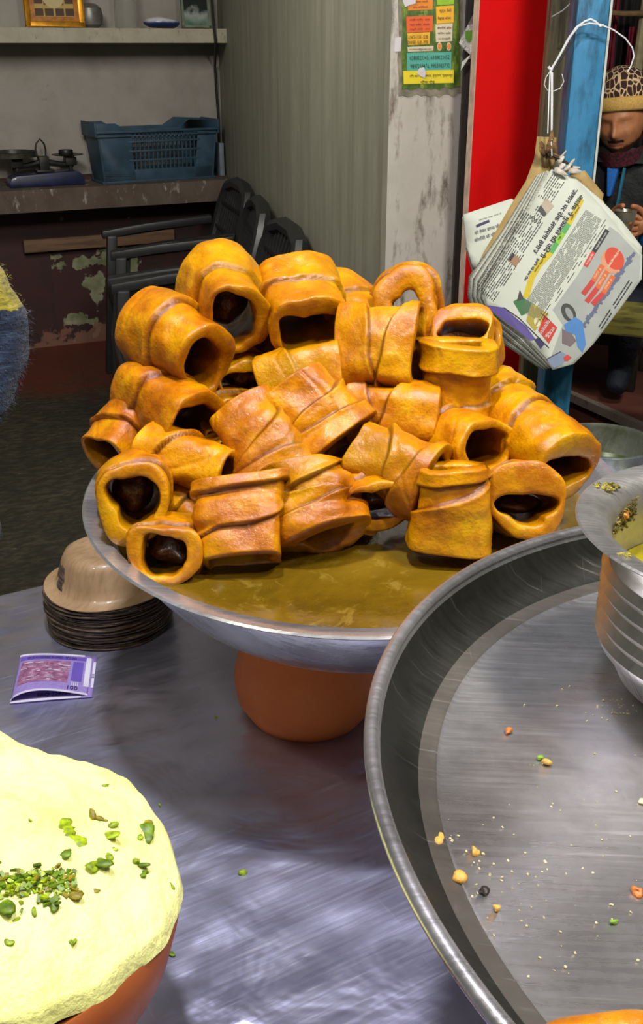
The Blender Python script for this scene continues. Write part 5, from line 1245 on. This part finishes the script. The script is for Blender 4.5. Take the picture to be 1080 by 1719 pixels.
MB().prism([pp(x, y, .0052) for x, y in ((704, 114), (712, 113), (715, 122), (713, 131), (706, 128), (700, 123))], PLN*-.0004).build('torn_patch', I_TORN, poster, smooth=False)
MB().prism([pp(x, y, .0022) for x, y in ((663, 63), (674, 62), (673, 86), (662, 87))], PLN*-.0008).build('torn_patch', I_TORN, poster, smooth=False)
# crumpled white and green plastic caught behind the red board
def crumple_patch(name, pts_fn, seed): pass
jy = B_.y-.05
mb = MB(); rg4 = random.Random(8)
pts = [(795, 24), (800, 40), (798, 66), (795, 96), (786, 100), (774, 118), (776, 104), (790, 92), (776, 80), (771, 72), (778, 54), (786, 42)]
o = MB().prism([at_Y(x, y, jy+rg4.uniform(-.015, .008)) for x, y in pts], (0, .002, 0)).build('plastic_wrapper', plain('crinkled_white_plastic', srgb(206, 206, 200), .3, bump=.8, bd=.006, scale=30), smooth=False)
tag(o, 'crumpled white plastic wrapper caught between pillar and red board', 'wrapper')
MB().prism([at_Y(x, y, jy-.017) for x, y in ((782, 52), (795, 50), (796, 62), (789, 72), (781, 64))], (0, .002, 0)).build('green_print', ink('wrapper_green', srgb(112, 176, 52)), o, smooth=False)

# ================================================================== LANE SIDE: BENCH, SEATED MAN, HANGING CLOTHS
M_BENCH = m_streaked('mossy_yellow_wood', srgb(118, 112, 44), srgb(146, 138, 62), srgb(74, 70, 30), .8, sc=(6, 6, 60))
ba = at_Y(950, 522, 3.36); bb = at_Y(1110, 528, 3.24); bz_ = (ba.z+bb.z)/2
bench = empty('wooden_bench', (ba.x, ba.y, 0), label='weathered yellow-green wooden bench plank in front of the seated man', cat='bench')
dv_ = Vector((bb.x-ba.x, bb.y-ba.y, 0)); Lb = dv_.length; ang = math.atan2(dv_.y, dv_.x); bench.rotation_euler = (0, 0, ang)
mb = MB(); mb.box((Lb/2+.1, .09, bz_-.035), (Lb+.7, .18, .075)); mb.build('plank', M_BENCH, bench, bevel=.008)
for x in (-.12, Lb+.32):
    for y in (.03, .15): mb = MB(); mb.box((x, y, (PZ+bz_-.07)/2+.0), (.05, .04, bz_-.07-PZ)); mb.build('leg', M_BENCH, bench, bevel=.004)
# hanging cloths and pole behind
def cloth(px0, px1, y0, y1, Y, mat, label, seed=0, cat='cloth'):
    a, b = at_Y(px0, y0, Y), at_Y(px1, y0, Y); lo = at_Y(px0, y1, Y).z
    n, m = 22, 10; P_ = np.zeros((m, n, 3))
    for i in range(m):
        for j in range(n):
            f_ = j/(n-1); x = a.x+(b.x-a.x)*f_; z = a.z+(lo-a.z)*i/(m-1); P_[i, j] = (x, Y+.02*math.sin(f_*14+seed)+.006*math.sin(i+j), z)
    o = grid_obj('hanging_cloth', P_, mat, thick=.003); tag(o, label, cat, 'cloths hanging in the lane'); return o
M_MAR = plain('maroon_cloth', srgb(116, 22, 44), .85); M_BLKC = plain('black_cloth', srgb(34, 34, 36), .9, var=.2, scale=8)
cloth(1018, 1034, -20, 190, 4.75, M_BLKC, 'dark hanging cloth nearest the blue post behind the man', 1)
cloth(1031, 1042, -20, 120, 4.70, M_MAR, 'narrow maroon hanging cloth left of the pale pole', 2)
cloth(1040, 1062, -20, 200, 4.78, M_BLKC, 'wide black hanging cloth between the two maroon ones', 3)
cloth(1056, 1068, 45, 150, 4.66, M_MAR, 'slanting maroon cloth just left of the pale pole', 4)
cloth(1066, 1110, -20, 260, 4.9, M_BLKC, 'black cloth behind the pale pole', 5)
a, b = at_Y(1088, -10, 4.6), at_Y(1068, 130, 4.6)
tag(MB().tube([a, b, at_Y(1064, 170, 4.6)], .022, 10).build('bamboo_pole', plain('pale_bamboo', srgb(150, 140, 108), .6)), 'pale bamboo pole leaning above the seated man', 'pole')
tag(MB().tube([at_Y(1020, 21, 4.55), at_Y(1050, 23, 4.55), at_Y(1110, 22, 4.55)], .010, 8).build('jute_rope', plain('jute_rope', srgb(120, 96, 62), .9)), 'brown jute rope strung across before the hanging cloths', 'rope')

def head(name, M, face, hair, parent, looks=1.0, rs=.1, seed=1):
    """sculpted head; local +x = face forward, +z up; radius about rs"""
    nu, nv = 72, 56
    U_, V_ = np.meshgrid(np.linspace(-PI, PI, nu, endpoint=False), np.linspace(0.001, PI-.001, nv))
    D = np.stack([np.sin(V_)*np.cos(U_), np.sin(V_)*np.sin(U_), np.cos(V_)], -1); x, y, z = D[..., 0], D[..., 1], D[..., 2]
    r = np.ones_like(x)
    P_ = D*np.array([.098, .076, .118])
    P_[..., 0] *= np.where(x < 0, 1.0, .95)
    jaw = np.clip(-z, 0, 1); P_[..., 1] *= 1-.30*jaw**1.4; P_[..., 0] = np.where(x < 0, P_[..., 0]*(1-.35*jaw), P_[..., 0]+.006*jaw)
    def g(cy, cz, sy, sz): return np.exp(-((P_[..., 1]-cy)/sy)**2-((P_[..., 2]-cz)/sz)**2)*(x > .1)
    d = .024*g(0, -.022, .010, .014)+.012*g(0, .004, .007, .018)+.006*g(0, -.028, .019, .008)
    for s_ in (-1, 1): d = d-.011*g(s_*.032, .006, .017, .011)+.0085*g(s_*.032, .004, .012, .007)+.006*g(s_*.030, .026, .020, .007)+.005*g(s_*.042, -.022, .016, .015)
    d = d+.006*g(0, -.054, .022, .005)+.006*g(0, -.066, .018, .005)-.004*g(0, -.060, .02, .003)+.008*g(0, -.092, .018, .014)
    P_[..., 0] += d
    o = grid_obj(name, P_, face, parent, closed_u=True, attr={'z': P_[..., 2], 'y': P_[..., 1], 'x': P_[..., 0]}); o.matrix_local = M; return o
def m_skin():
    t = NT('brown_skin'); n = t.noise(60, 4)
    c = t.ramp(n, [(.3, srgb(166, 108, 72)), (.7, srgb(186, 126, 86))])
    ax = t.n('ShaderNodeAttribute', attribute_name='x').outputs['Fac']; ay = t.n('ShaderNodeAttribute', attribute_name='y').outputs['Fac']; az = t.n('ShaderNodeAttribute', attribute_name='z').outputs['Fac']
    fine = t.math('MULTIPLY', t.math('SUBTRACT', t.noise(180, 3), .5), .012)
    def band(z0, z1, soft=.004):
        a = t.math('SMOOTH_MIN', t.math('DIVIDE', t.math('SUBTRACT', t.math('ADD', az, fine), z0), soft), t.math('DIVIDE', t.math('SUBTRACT', z1, t.math('ADD', az, fine)), soft))
        return t.ramp(a, [(0, 0), (1, 1)])
    ab = t.math('ABSOLUTE', ay); front = t.ramp(t.math('MULTIPLY', ax, 20), [(.8, 0), (1, 1)])
    def side(y0, y1): return t.ramp(t.math('DIVIDE', t.math('SMOOTH_MIN', t.math('SUBTRACT', ab, y0), t.math('SUBTRACT', y1, ab)), .003), [(0, 0), (1, 1)])
    dk = srgb(34, 22, 18)
    c = t.mix(t.math('MULTIPLY', t.math('MULTIPLY', band(.020, .031), side(.012, .048)), front), c, dk)           # eyebrows
    c = t.mix(t.math('MULTIPLY', t.math('MULTIPLY', band(-.005, .002), side(.018, .044)), front), c, dk)          # lowered lash line
    c = t.mix(t.math('MULTIPLY', t.math('MULTIPLY', band(-.054, -.040), t.ramp(ab, [(.024, 1), (.028, 0)])), front), c, dk)   # moustache
    c = t.mix(t.math('MULTIPLY', t.math('MULTIPLY', band(-.064, -.054), t.ramp(ab, [(.020, 1), (.024, 0)])), front), c, srgb(150, 78, 64))
    low = t.math('ADD', t.math('MULTIPLY', t.math('ADD', az, t.math('MULTIPLY', fine, 1.5)), -1), t.math('MULTIPLY', ab, .28))
    c = t.mix(t.ramp(low, [(.069, 0), (.076, .93)]), c, dk)
    t.set(col=c, rough=.5, sss=.1); t.b.inputs['Subsurface Radius'].default_value = (.01, .004, .002); return t.mat
M_SKIN = m_skin(); M_SKINP = plain('plain_brown_skin', srgb(176, 116, 78), .5, sss=.1)
def fabric(name, col, sc=200, **kw): return plain(name, col, .85, var=.12, scale=sc, bump=.5, bd=.001, **kw)
M_JACK = fabric('black_quilted_cloth', srgb(40, 44, 46)); M_BLUEC = fabric('bright_blue_cloth', srgb(28, 108, 196)); M_TROU = fabric('navy_trousers', srgb(26, 32, 48)); M_HAIR = plain('black_hair', srgb(22, 18, 16), .6)

# the seated man; figure space: x to his front, y to his left, z up
MYD = 4.0; hp = at_Y(1039, 196, MYD)
man = empty('person', (hp.x+.02, hp.y, PZ), label='seated man in patterned woollen cap, black jacket and blue sleeves holding a steel tumbler', cat='person')
yaw = R(-90-26); man.rotation_euler = (0, 0, yaw)
hz = hp.z-PZ
def mj(x, y, z): return Vector((x, y, z))
S_ = hz/.98
seat_z = hz-.70
# trunk, arms and legs as one body
v = [mj(-.06, 0, seat_z+.06), mj(-.07, 0, seat_z+.22), mj(-.06, 0, seat_z+.38), mj(-.03, 0, seat_z+.50), mj(.0, 0, hz-.15), mj(.03, 0, hz-.06)]
e = [(0, 1), (1, 2), (2, 3), (3, 4), (4, 5)]; r_ = [(.17, .13), (.165, .125), (.18, .13), (.15, .10), .062, .055]
def add(p, j, r): v.append(p); e.append((j, len(v)-1)); r_.append(r); return len(v)-1
for s_, el, wr in ((1, (.18, .34, seat_z+.38), (.34, .16, seat_z+.32)), (-1, (.12, -.29, seat_z+.24), (.36, -.06, seat_z+.24))):
    a1 = add(mj(-.02, s_*.19, seat_z+.48), 3, .075); a2 = add(mj(*el), a1, .058); a3 = add(mj(*wr), a2, .045)
for s_ in (1, -1):
    a1 = add(mj(.02, s_*.10, seat_z+.05), 0, .10); a2 = add(mj(.32, s_*.15, seat_z+.10), a1, .075); a3 = add(mj(.22, s_*.13, .12), a2, .05); a4 = add(mj(.30, s_*.13, .045), a3, .04)
body = skin('body', v, e, r_, M_JACK, man, sub=2)
M_BODY = NT('clothed_body'); t = M_BODY; sx = t.n('ShaderNodeSeparateXYZ'); t.l(t.tc.outputs['Object'], sx.inputs[0])
armm = t.math('GREATER_THAN', t.math('ABSOLUTE', sx.outputs[1]), .215); fwd = t.math('GREATER_THAN', sx.outputs[0], .13)
hi = t.math('GREATER_THAN', sx.outputs[2], seat_z+.165)
c = t.mix(t.math('MULTIPLY', t.math('MAXIMUM', armm, fwd), hi), srgb(38, 42, 44), srgb(28, 108, 196)); c = t.mix(t.math('LESS_THAN', sx.outputs[2], seat_z+.165), c, srgb(24, 30, 46))
c = t.mix(t.math('GREATER_THAN', sx.outputs[2], hz-.135), c, srgb(62, 22, 34))
t.set(col=c, rough=.75, normal=t.bump(t.noise(22, 4), .9, .012)); body.data.materials.clear(); body.data.materials.append(t.mat)
HM = Matrix.Translation((.05, 0, hz-.005)) @ Matrix.Rotation(R(12), 4, 'Y') @ Matrix.Rotation(R(6), 4, 'X') @ Matrix.Scale(1.1, 4)
hd = head('head', HM, M_SKIN, M_HAIR, man)
def hpart(nm, M2, mat, fn, nu=40, nv=22):
    U_, V_ = np.meshgrid(np.linspace(-PI, PI, nu, endpoint=False), np.linspace(0, 1, nv)); o = grid_obj(nm, fn(U_, V_), mat, man, closed_u=True); o.matrix_local = M2; return o
# ears
for s_ in (-1, 1):
    o = blob('ear', (0, 0, 0), (.014, .007, .026), M_SKINP, 5, .08); o.parent = man; o.matrix_local = HM @ Matrix.Translation((-.002, s_*.079, -.006))
# hair at the forehead, peeping from the cap
hpart('hair', HM, M_HAIR, lambda U_, V_: np.stack([.100*np.cos(U_)*np.cos(V_*.75+.46), .080*np.sin(U_)*np.cos(V_*.75+.46), .120*np.sin(V_*.75+.46)+.0*U_], -1))
def m_cap():
    t = NT('patterned_wool'); u = t.n('ShaderNodeUVMap'); v_ = t.map((1, 1, 1), (0, 0, 0))
    wv_ = t.n('ShaderNodeTexVoronoi'); wv_.feature = 'DISTANCE_TO_EDGE'; wv_.inputs['Scale'].default_value = 42; t.l(t.map((1, 1.5, .8), (.3, .5, .4)), wv_.inputs['Vector'])
    c = t.ramp(wv_.outputs['Distance'], [(.05, srgb(206, 180, 140)), (.09, srgb(52, 26, 26))], 'LINEAR')
    t.set(col=c, rough=.9, normal=t.bump(t.noise(200, 3), .6, .002)); return t.mat
M_CAPB = fabric('tan_wool_rim', srgb(196, 158, 86))
CAPM = HM @ Matrix.Translation((-.004, 0, .004)) @ Matrix.Rotation(R(-15), 4, 'Y')
cap = hpart('woollen_cap', CAPM, m_cap(), lambda U_, V_: np.stack([(.108+.006*np.sin(V_*PI))*np.cos(U_)*np.cos(V_*PI/2*.98)-.006, (.092+.006*np.sin(V_*PI))*np.sin(U_)*np.cos(V_*PI/2*.98), .040+.115*np.sin(V_*PI/2)+.004*np.sin(6*U_)*V_*(1-V_)], -1), 48, 24)
rim_ = hpart('cap_rim', CAPM, M_CAPB, lambda U_, V_: np.stack([(.107+.006*np.sin(V_*PI))*np.cos(U_)-.006, (.0915+.006*np.sin(V_*PI))*np.sin(U_), .018+.04*V_], -1), 48, 8)
rim_.parent = man
md = rim_.modifiers.new('s', 'SOLIDIFY'); md.thickness = .006; md.offset = 0
# dark maroon mask pulled below the chin, and beard shadow
t = NT('maroon_knit'); n = t.noise(120, 4); t.set(col=t.ramp(n, [(.4, srgb(36, 18, 24)), (.6, srgb(96, 26, 44))]), rough=.9, normal=t.bump(n, .6, .002))
hpart('mask', HM, t.mat, lambda U_, V_: np.stack([(.100-.028*V_)*np.cos(U_)-.004+.018*V_*(np.cos(U_) > 0)+.008, (.079-.016*V_)*np.sin(U_)+0*V_, -.076-.050*V_+.085*np.clip(-np.cos(U_)+.25, 0, 2)], -1), 48, 14)
# open collar with blue shirt, zips
zf = lambda y, z, o=0: mj(.085+o-(z-(seat_z+.38))*.25, y, z)
sh = MB().prism([mj(.115, -.020, hz-.16), mj(.115, .022, hz-.16), mj(.135, .008, seat_z+.44), mj(.135, -.006, seat_z+.44)], (-.05, 0, 0)).build('shirt_front', M_BLUEC, man, bevel=.008)
M_ZIP = plain('teal_zip', srgb(34, 108, 134), .4)
for pts in ([(.13, .045, hz-.16), (.16, .035, seat_z+.36), (.165, .02, seat_z+.28)], [(.155, -.085, seat_z+.40), (.16, -.09, seat_z+.34)]):
    MB().tube([mj(*p) for p in pts], .006, 6).build('zip', M_ZIP, man)
# collar ring of the jacket
hpart('collar', Matrix.Translation((.0, 0, hz-.155)), M_JACK, lambda U_, V_: np.stack([(.105-.03*V_)*np.cos(U_)+.01, (.115-.035*V_)*np.sin(U_), .05*V_+.01*np.cos(U_)], -1), 40, 8)
def hand(Mh, parent, side=1, curl=1.0, mat=None, sc=1.0):
    """palm and five fingers; local x = finger direction, z = back of the hand, y to the thumb side"""
    mat = mat or M_SKINP; vs = [Vector((-.03, 0, 0)), Vector((.02, 0, 0)), Vector((.055, .0, .0))]; es = [(0, 1), (1, 2)]; rs = [(.021, .016), (.032, .016), (.036, .013)]
    for k, (yy, L_) in enumerate(((.030, .070), (.010, .080), (-.010, .074), (-.029, .058))):
        i0 = 2; p = Vector((.072, yy, 0)); an = 0
        for j, f_ in enumerate((0, .45, .30, .25)):
            if j: an += R(34)*curl; p = p+Vector((math.cos(an), 0, -math.sin(an)))*L_*f_
            vs.append(p.copy()); es.append((i0, len(vs)-1)); rs.append((.0095, .009, .0085, .0075)[j]); i0 = len(vs)-1
    i0 = 1; p = Vector((.015, .030, -.004)); an = R(48)
    for j, f_ in enumerate((0, .028, .026, .022)):
        if j: p = p+Vector((math.cos(an)*.9, math.sin(an)*.8, -.45*curl))*f_; an -= R(18)
        vs.append(p.copy()); es.append((i0, len(vs)-1)); rs.append((.013, .0115, .010, .0085)[j]); i0 = len(vs)-1
    vs = [Mh @ (Vector((a.x, a.y*side, a.z))*sc) for a in vs]; rs = [tuple(q*sc for q in r) if isinstance(r, tuple) else r*sc for r in rs]
    return skin('hand', vs, es, rs, mat, parent, 2)
# tumbler held in front
cupw = at_Y(1047, 388, MYD-.44); 
man.rotation_mode = 'XYZ'; MW = Matrix.Translation(man.location) @ Matrix.Rotation(yaw, 4, 'Z')
cl_loc = MW.inverted() @ cupw
tumb = MB().lathe([(0, 0), (.027, 0), (.029, .004), (.034, .06), (.0355, .062), (.0365, .095), (.038, .0965), (.036, .0975), (.0345, .095), (.032, .05), (.026, .006), (0, .005)], 40).build('steel_tumbler', m_steel('tumbler_steel', (.62, .58, .46, 1), .3, .8, .2, scale=3))
tumb.location = cupw-Vector((0, 0, .03)); tag(tumb, 'ribbed steel tumbler in the hands of the seated man', 'tumbler')
for s_ in (1, -1):
    base_ = cl_loc+Vector((-.075, s_*.065, .015)); d = (cl_loc+Vector((.02, s_*.030, .02))-base_).normalized(); zz = Vector((0, s_, 0)); zz = (zz-d*zz.dot(d)).normalized(); yy = zz.cross(d)*(1)
    Mh = Matrix(((d.x, yy.x, zz.x, base_.x), (d.y, yy.y, zz.y, base_.y), (d.z, yy.z, zz.z, base_.z), (0, 0, 0, 1)))
    if yy.z < 0: Mh = Mh @ Matrix.Scale(-1, 4, (0, 1, 0))
    hand(Mh, man, 1, .8)
    el = Vector((.20, .34, seat_z+.40)) if s_ > 0 else Vector((.12, -.29, seat_z+.23)); skin('forearm', [el, el.lerp(base_, .5), base_], [(0, 1), (1, 2)], [.055, .048, .036], M_BLUEC, man, 2)['label'] = 'bright blue sleeve'
# low stool under him
st = MB(); st.box((0, 0, seat_z-.085), (.36, .36, .03)); 
for x in (-.15, .15):
    for y in (-.15, .15): st.box((x, y, (seat_z-.10)/2), (.035, .035, seat_z-.10))
so = st.build('stool', M_BLACKWOOD, bevel=.004); so.matrix_world = MW @ Matrix.Translation((-.06, 0, 0)); tag(so, 'low dark wooden stool under the seated man', 'stool')

# ================================================================== PERSON AT THE LEFT EDGE (shoulder and arm in the frame)
PLY = 1.85
shp = at_Y(-30, 424, PLY); shp.x = -.625
p2_ = empty('person', (shp.x-.17, PLY, 0), label='person in a fuzzy yellow and navy sweater, only shoulder and arm at the left edge', cat='person')
szl = .46; zs = shp.z
v = [mj(0, 0, szl+.05), mj(0, 0, szl+.22), mj(0, .0, szl+.40), mj(0, 0, zs-.02), mj(0, 0, zs+.10), mj(0, -.01, zs+.16)]; e = [(0, 1), (1, 2), (2, 3), (3, 4), (4, 5)]; r_ = [(.16, .13), (.15, .12), (.165, .12), (.13, .10), .058, .052]
for s_ in (1, -1):
    a1 = add(mj(s_*.175, .0, zs-.045), 3, .068); a2 = add(mj(s_*.232, -.01, zs-.13), a1, .060); a3 = add(mj(s_*.215, -.04, zs-.23), a2, .050); a4 = add(mj(s_*.09, -.24, zs-.30), a3, .042)
    b1 = add(mj(s_*.09, -.02, szl+.06), 0, .10); b2 = add(mj(s_*.13, -.40, szl+.10), b1, .075); b3 = add(mj(s_*.13, -.38, .12), b2, .05); b4 = add(mj(s_*.13, -.50, .045), b3, .04)
bd = skin('body', v, e, r_, M_TROU, p2_, sub=3)
t = NT('fuzzy_sweater'); sx = t.n('ShaderNodeSeparateXYZ'); t.l(t.tc.outputs['Object'], sx.inputs[0])
n = t.noise(1, 4, .7, vec=t.map((30, 30, 160), (0, R(25), 0)))
zz = t.math('ADD', sx.outputs[2], t.math('MULTIPLY', t.noise(60), .02))
c = t.mix(t.math('GREATER_THAN', zz, zs-.078), t.ramp(n, [(.3, srgb(12, 22, 42)), (.5, srgb(26, 44, 76)), (.72, srgb(74, 96, 124))]), t.ramp(n, [(.3, srgb(116, 106, 18)), (.5, srgb(178, 164, 36)), (.7, srgb(214, 204, 90))]))
c = t.mix(t.math('LESS_THAN', sx.outputs[2], szl+.16), c, srgb(26, 30, 42)); t.set(col=c, rough=.9, sheen=.4, normal=t.bump(n, 1.0, .01)); M_SW = t.mat
bd.data.materials.clear(); bd.data.materials.append(M_SW)
mdv = bd.data; nv_ = len(mdv.vertices); co_ = np.zeros(nv_*3); mdv.vertices.foreach_get('co', co_); co_ = co_.reshape(-1, 3); nr_ = np.zeros(nv_*3); mdv.vertices.foreach_get('normal', nr_); nr_ = nr_.reshape(-1, 3)
co_ += nr_*(sines(co_, 3, 60, .004)+sines(co_, 4, 160, .002))[:, None]; mdv.vertices.foreach_set('co', co_.reshape(-1)); mdv.update()
# wool hairs standing off the sleeve
hb = MB(); rgf = random.Random(2)
idx = [i for i in range(nv_) if co_[i, 0] > .10 and zs-.34 < co_[i, 2] < zs+.03]
for _ in range(5200):
    i = rgf.choice(idx); p = Vector(co_[i])+Vector((rgf.uniform(-1, 1), rgf.uniform(-1, 1), rgf.uniform(-1, 1)))*.006; nn = Vector(nr_[i])
    d = (nn+Vector((rgf.uniform(-.8, .8), rgf.uniform(-.8, .8), rgf.uniform(-1, .4)))).normalized()*rgf.uniform(.004, .011); s_ = d.cross(Vector((0, 0, 1))).normalized()*.0004
    q = p+d*.6; q2 = p+d+Vector((0, 0, -.002)); hb.add([p-s_, p+s_, q+s_, q-s_, q2], [(0, 1, 2, 3), (3, 2, 4)])
wh = hb.build('wool_hairs', M_SW, bd, smooth=False); wh['kind'] = 'stuff'
HM2 = Matrix.Translation((0, -.02, zs+.26)) @ Matrix.Rotation(R(-90), 4, 'Z')
hd2 = head('head', HM2, M_SKIN, M_HAIR, p2_)
U_, V_ = np.meshgrid(np.linspace(-PI, PI, 40, endpoint=False), np.linspace(0, 1, 20))
hr = grid_obj('hair', np.stack([.106*np.cos(U_)*np.cos(V_*PI/2)-.010, .084*np.sin(U_)*np.cos(V_*PI/2), .02+.108*np.sin(V_*PI/2)-.03*(np.cos(U_) < 0)*(1-V_)], -1), M_HAIR, p2_, closed_u=True); hr.matrix_local = HM2
for s_ in (1, -1):
    hand(Matrix.Translation((s_*.085, -.26, zs-.30)) @ Matrix.Rotation(R(-90), 4, 'Z'), p2_, -s_, .7)
so = MB(); so.box((-.05, 0, szl-.085), (.24, .32, .03))
for x in (-.14, .04):
    for y in (-.16, .16): so.box((x, y, (szl-.10)/2), (.035, .035, szl-.10))
so = so.build('stool', M_BLACKWOOD, bevel=.004); so.location = (shp.x-.20, PLY, 0); tag(so, 'dark wooden stool under the person at the left edge', 'stool')
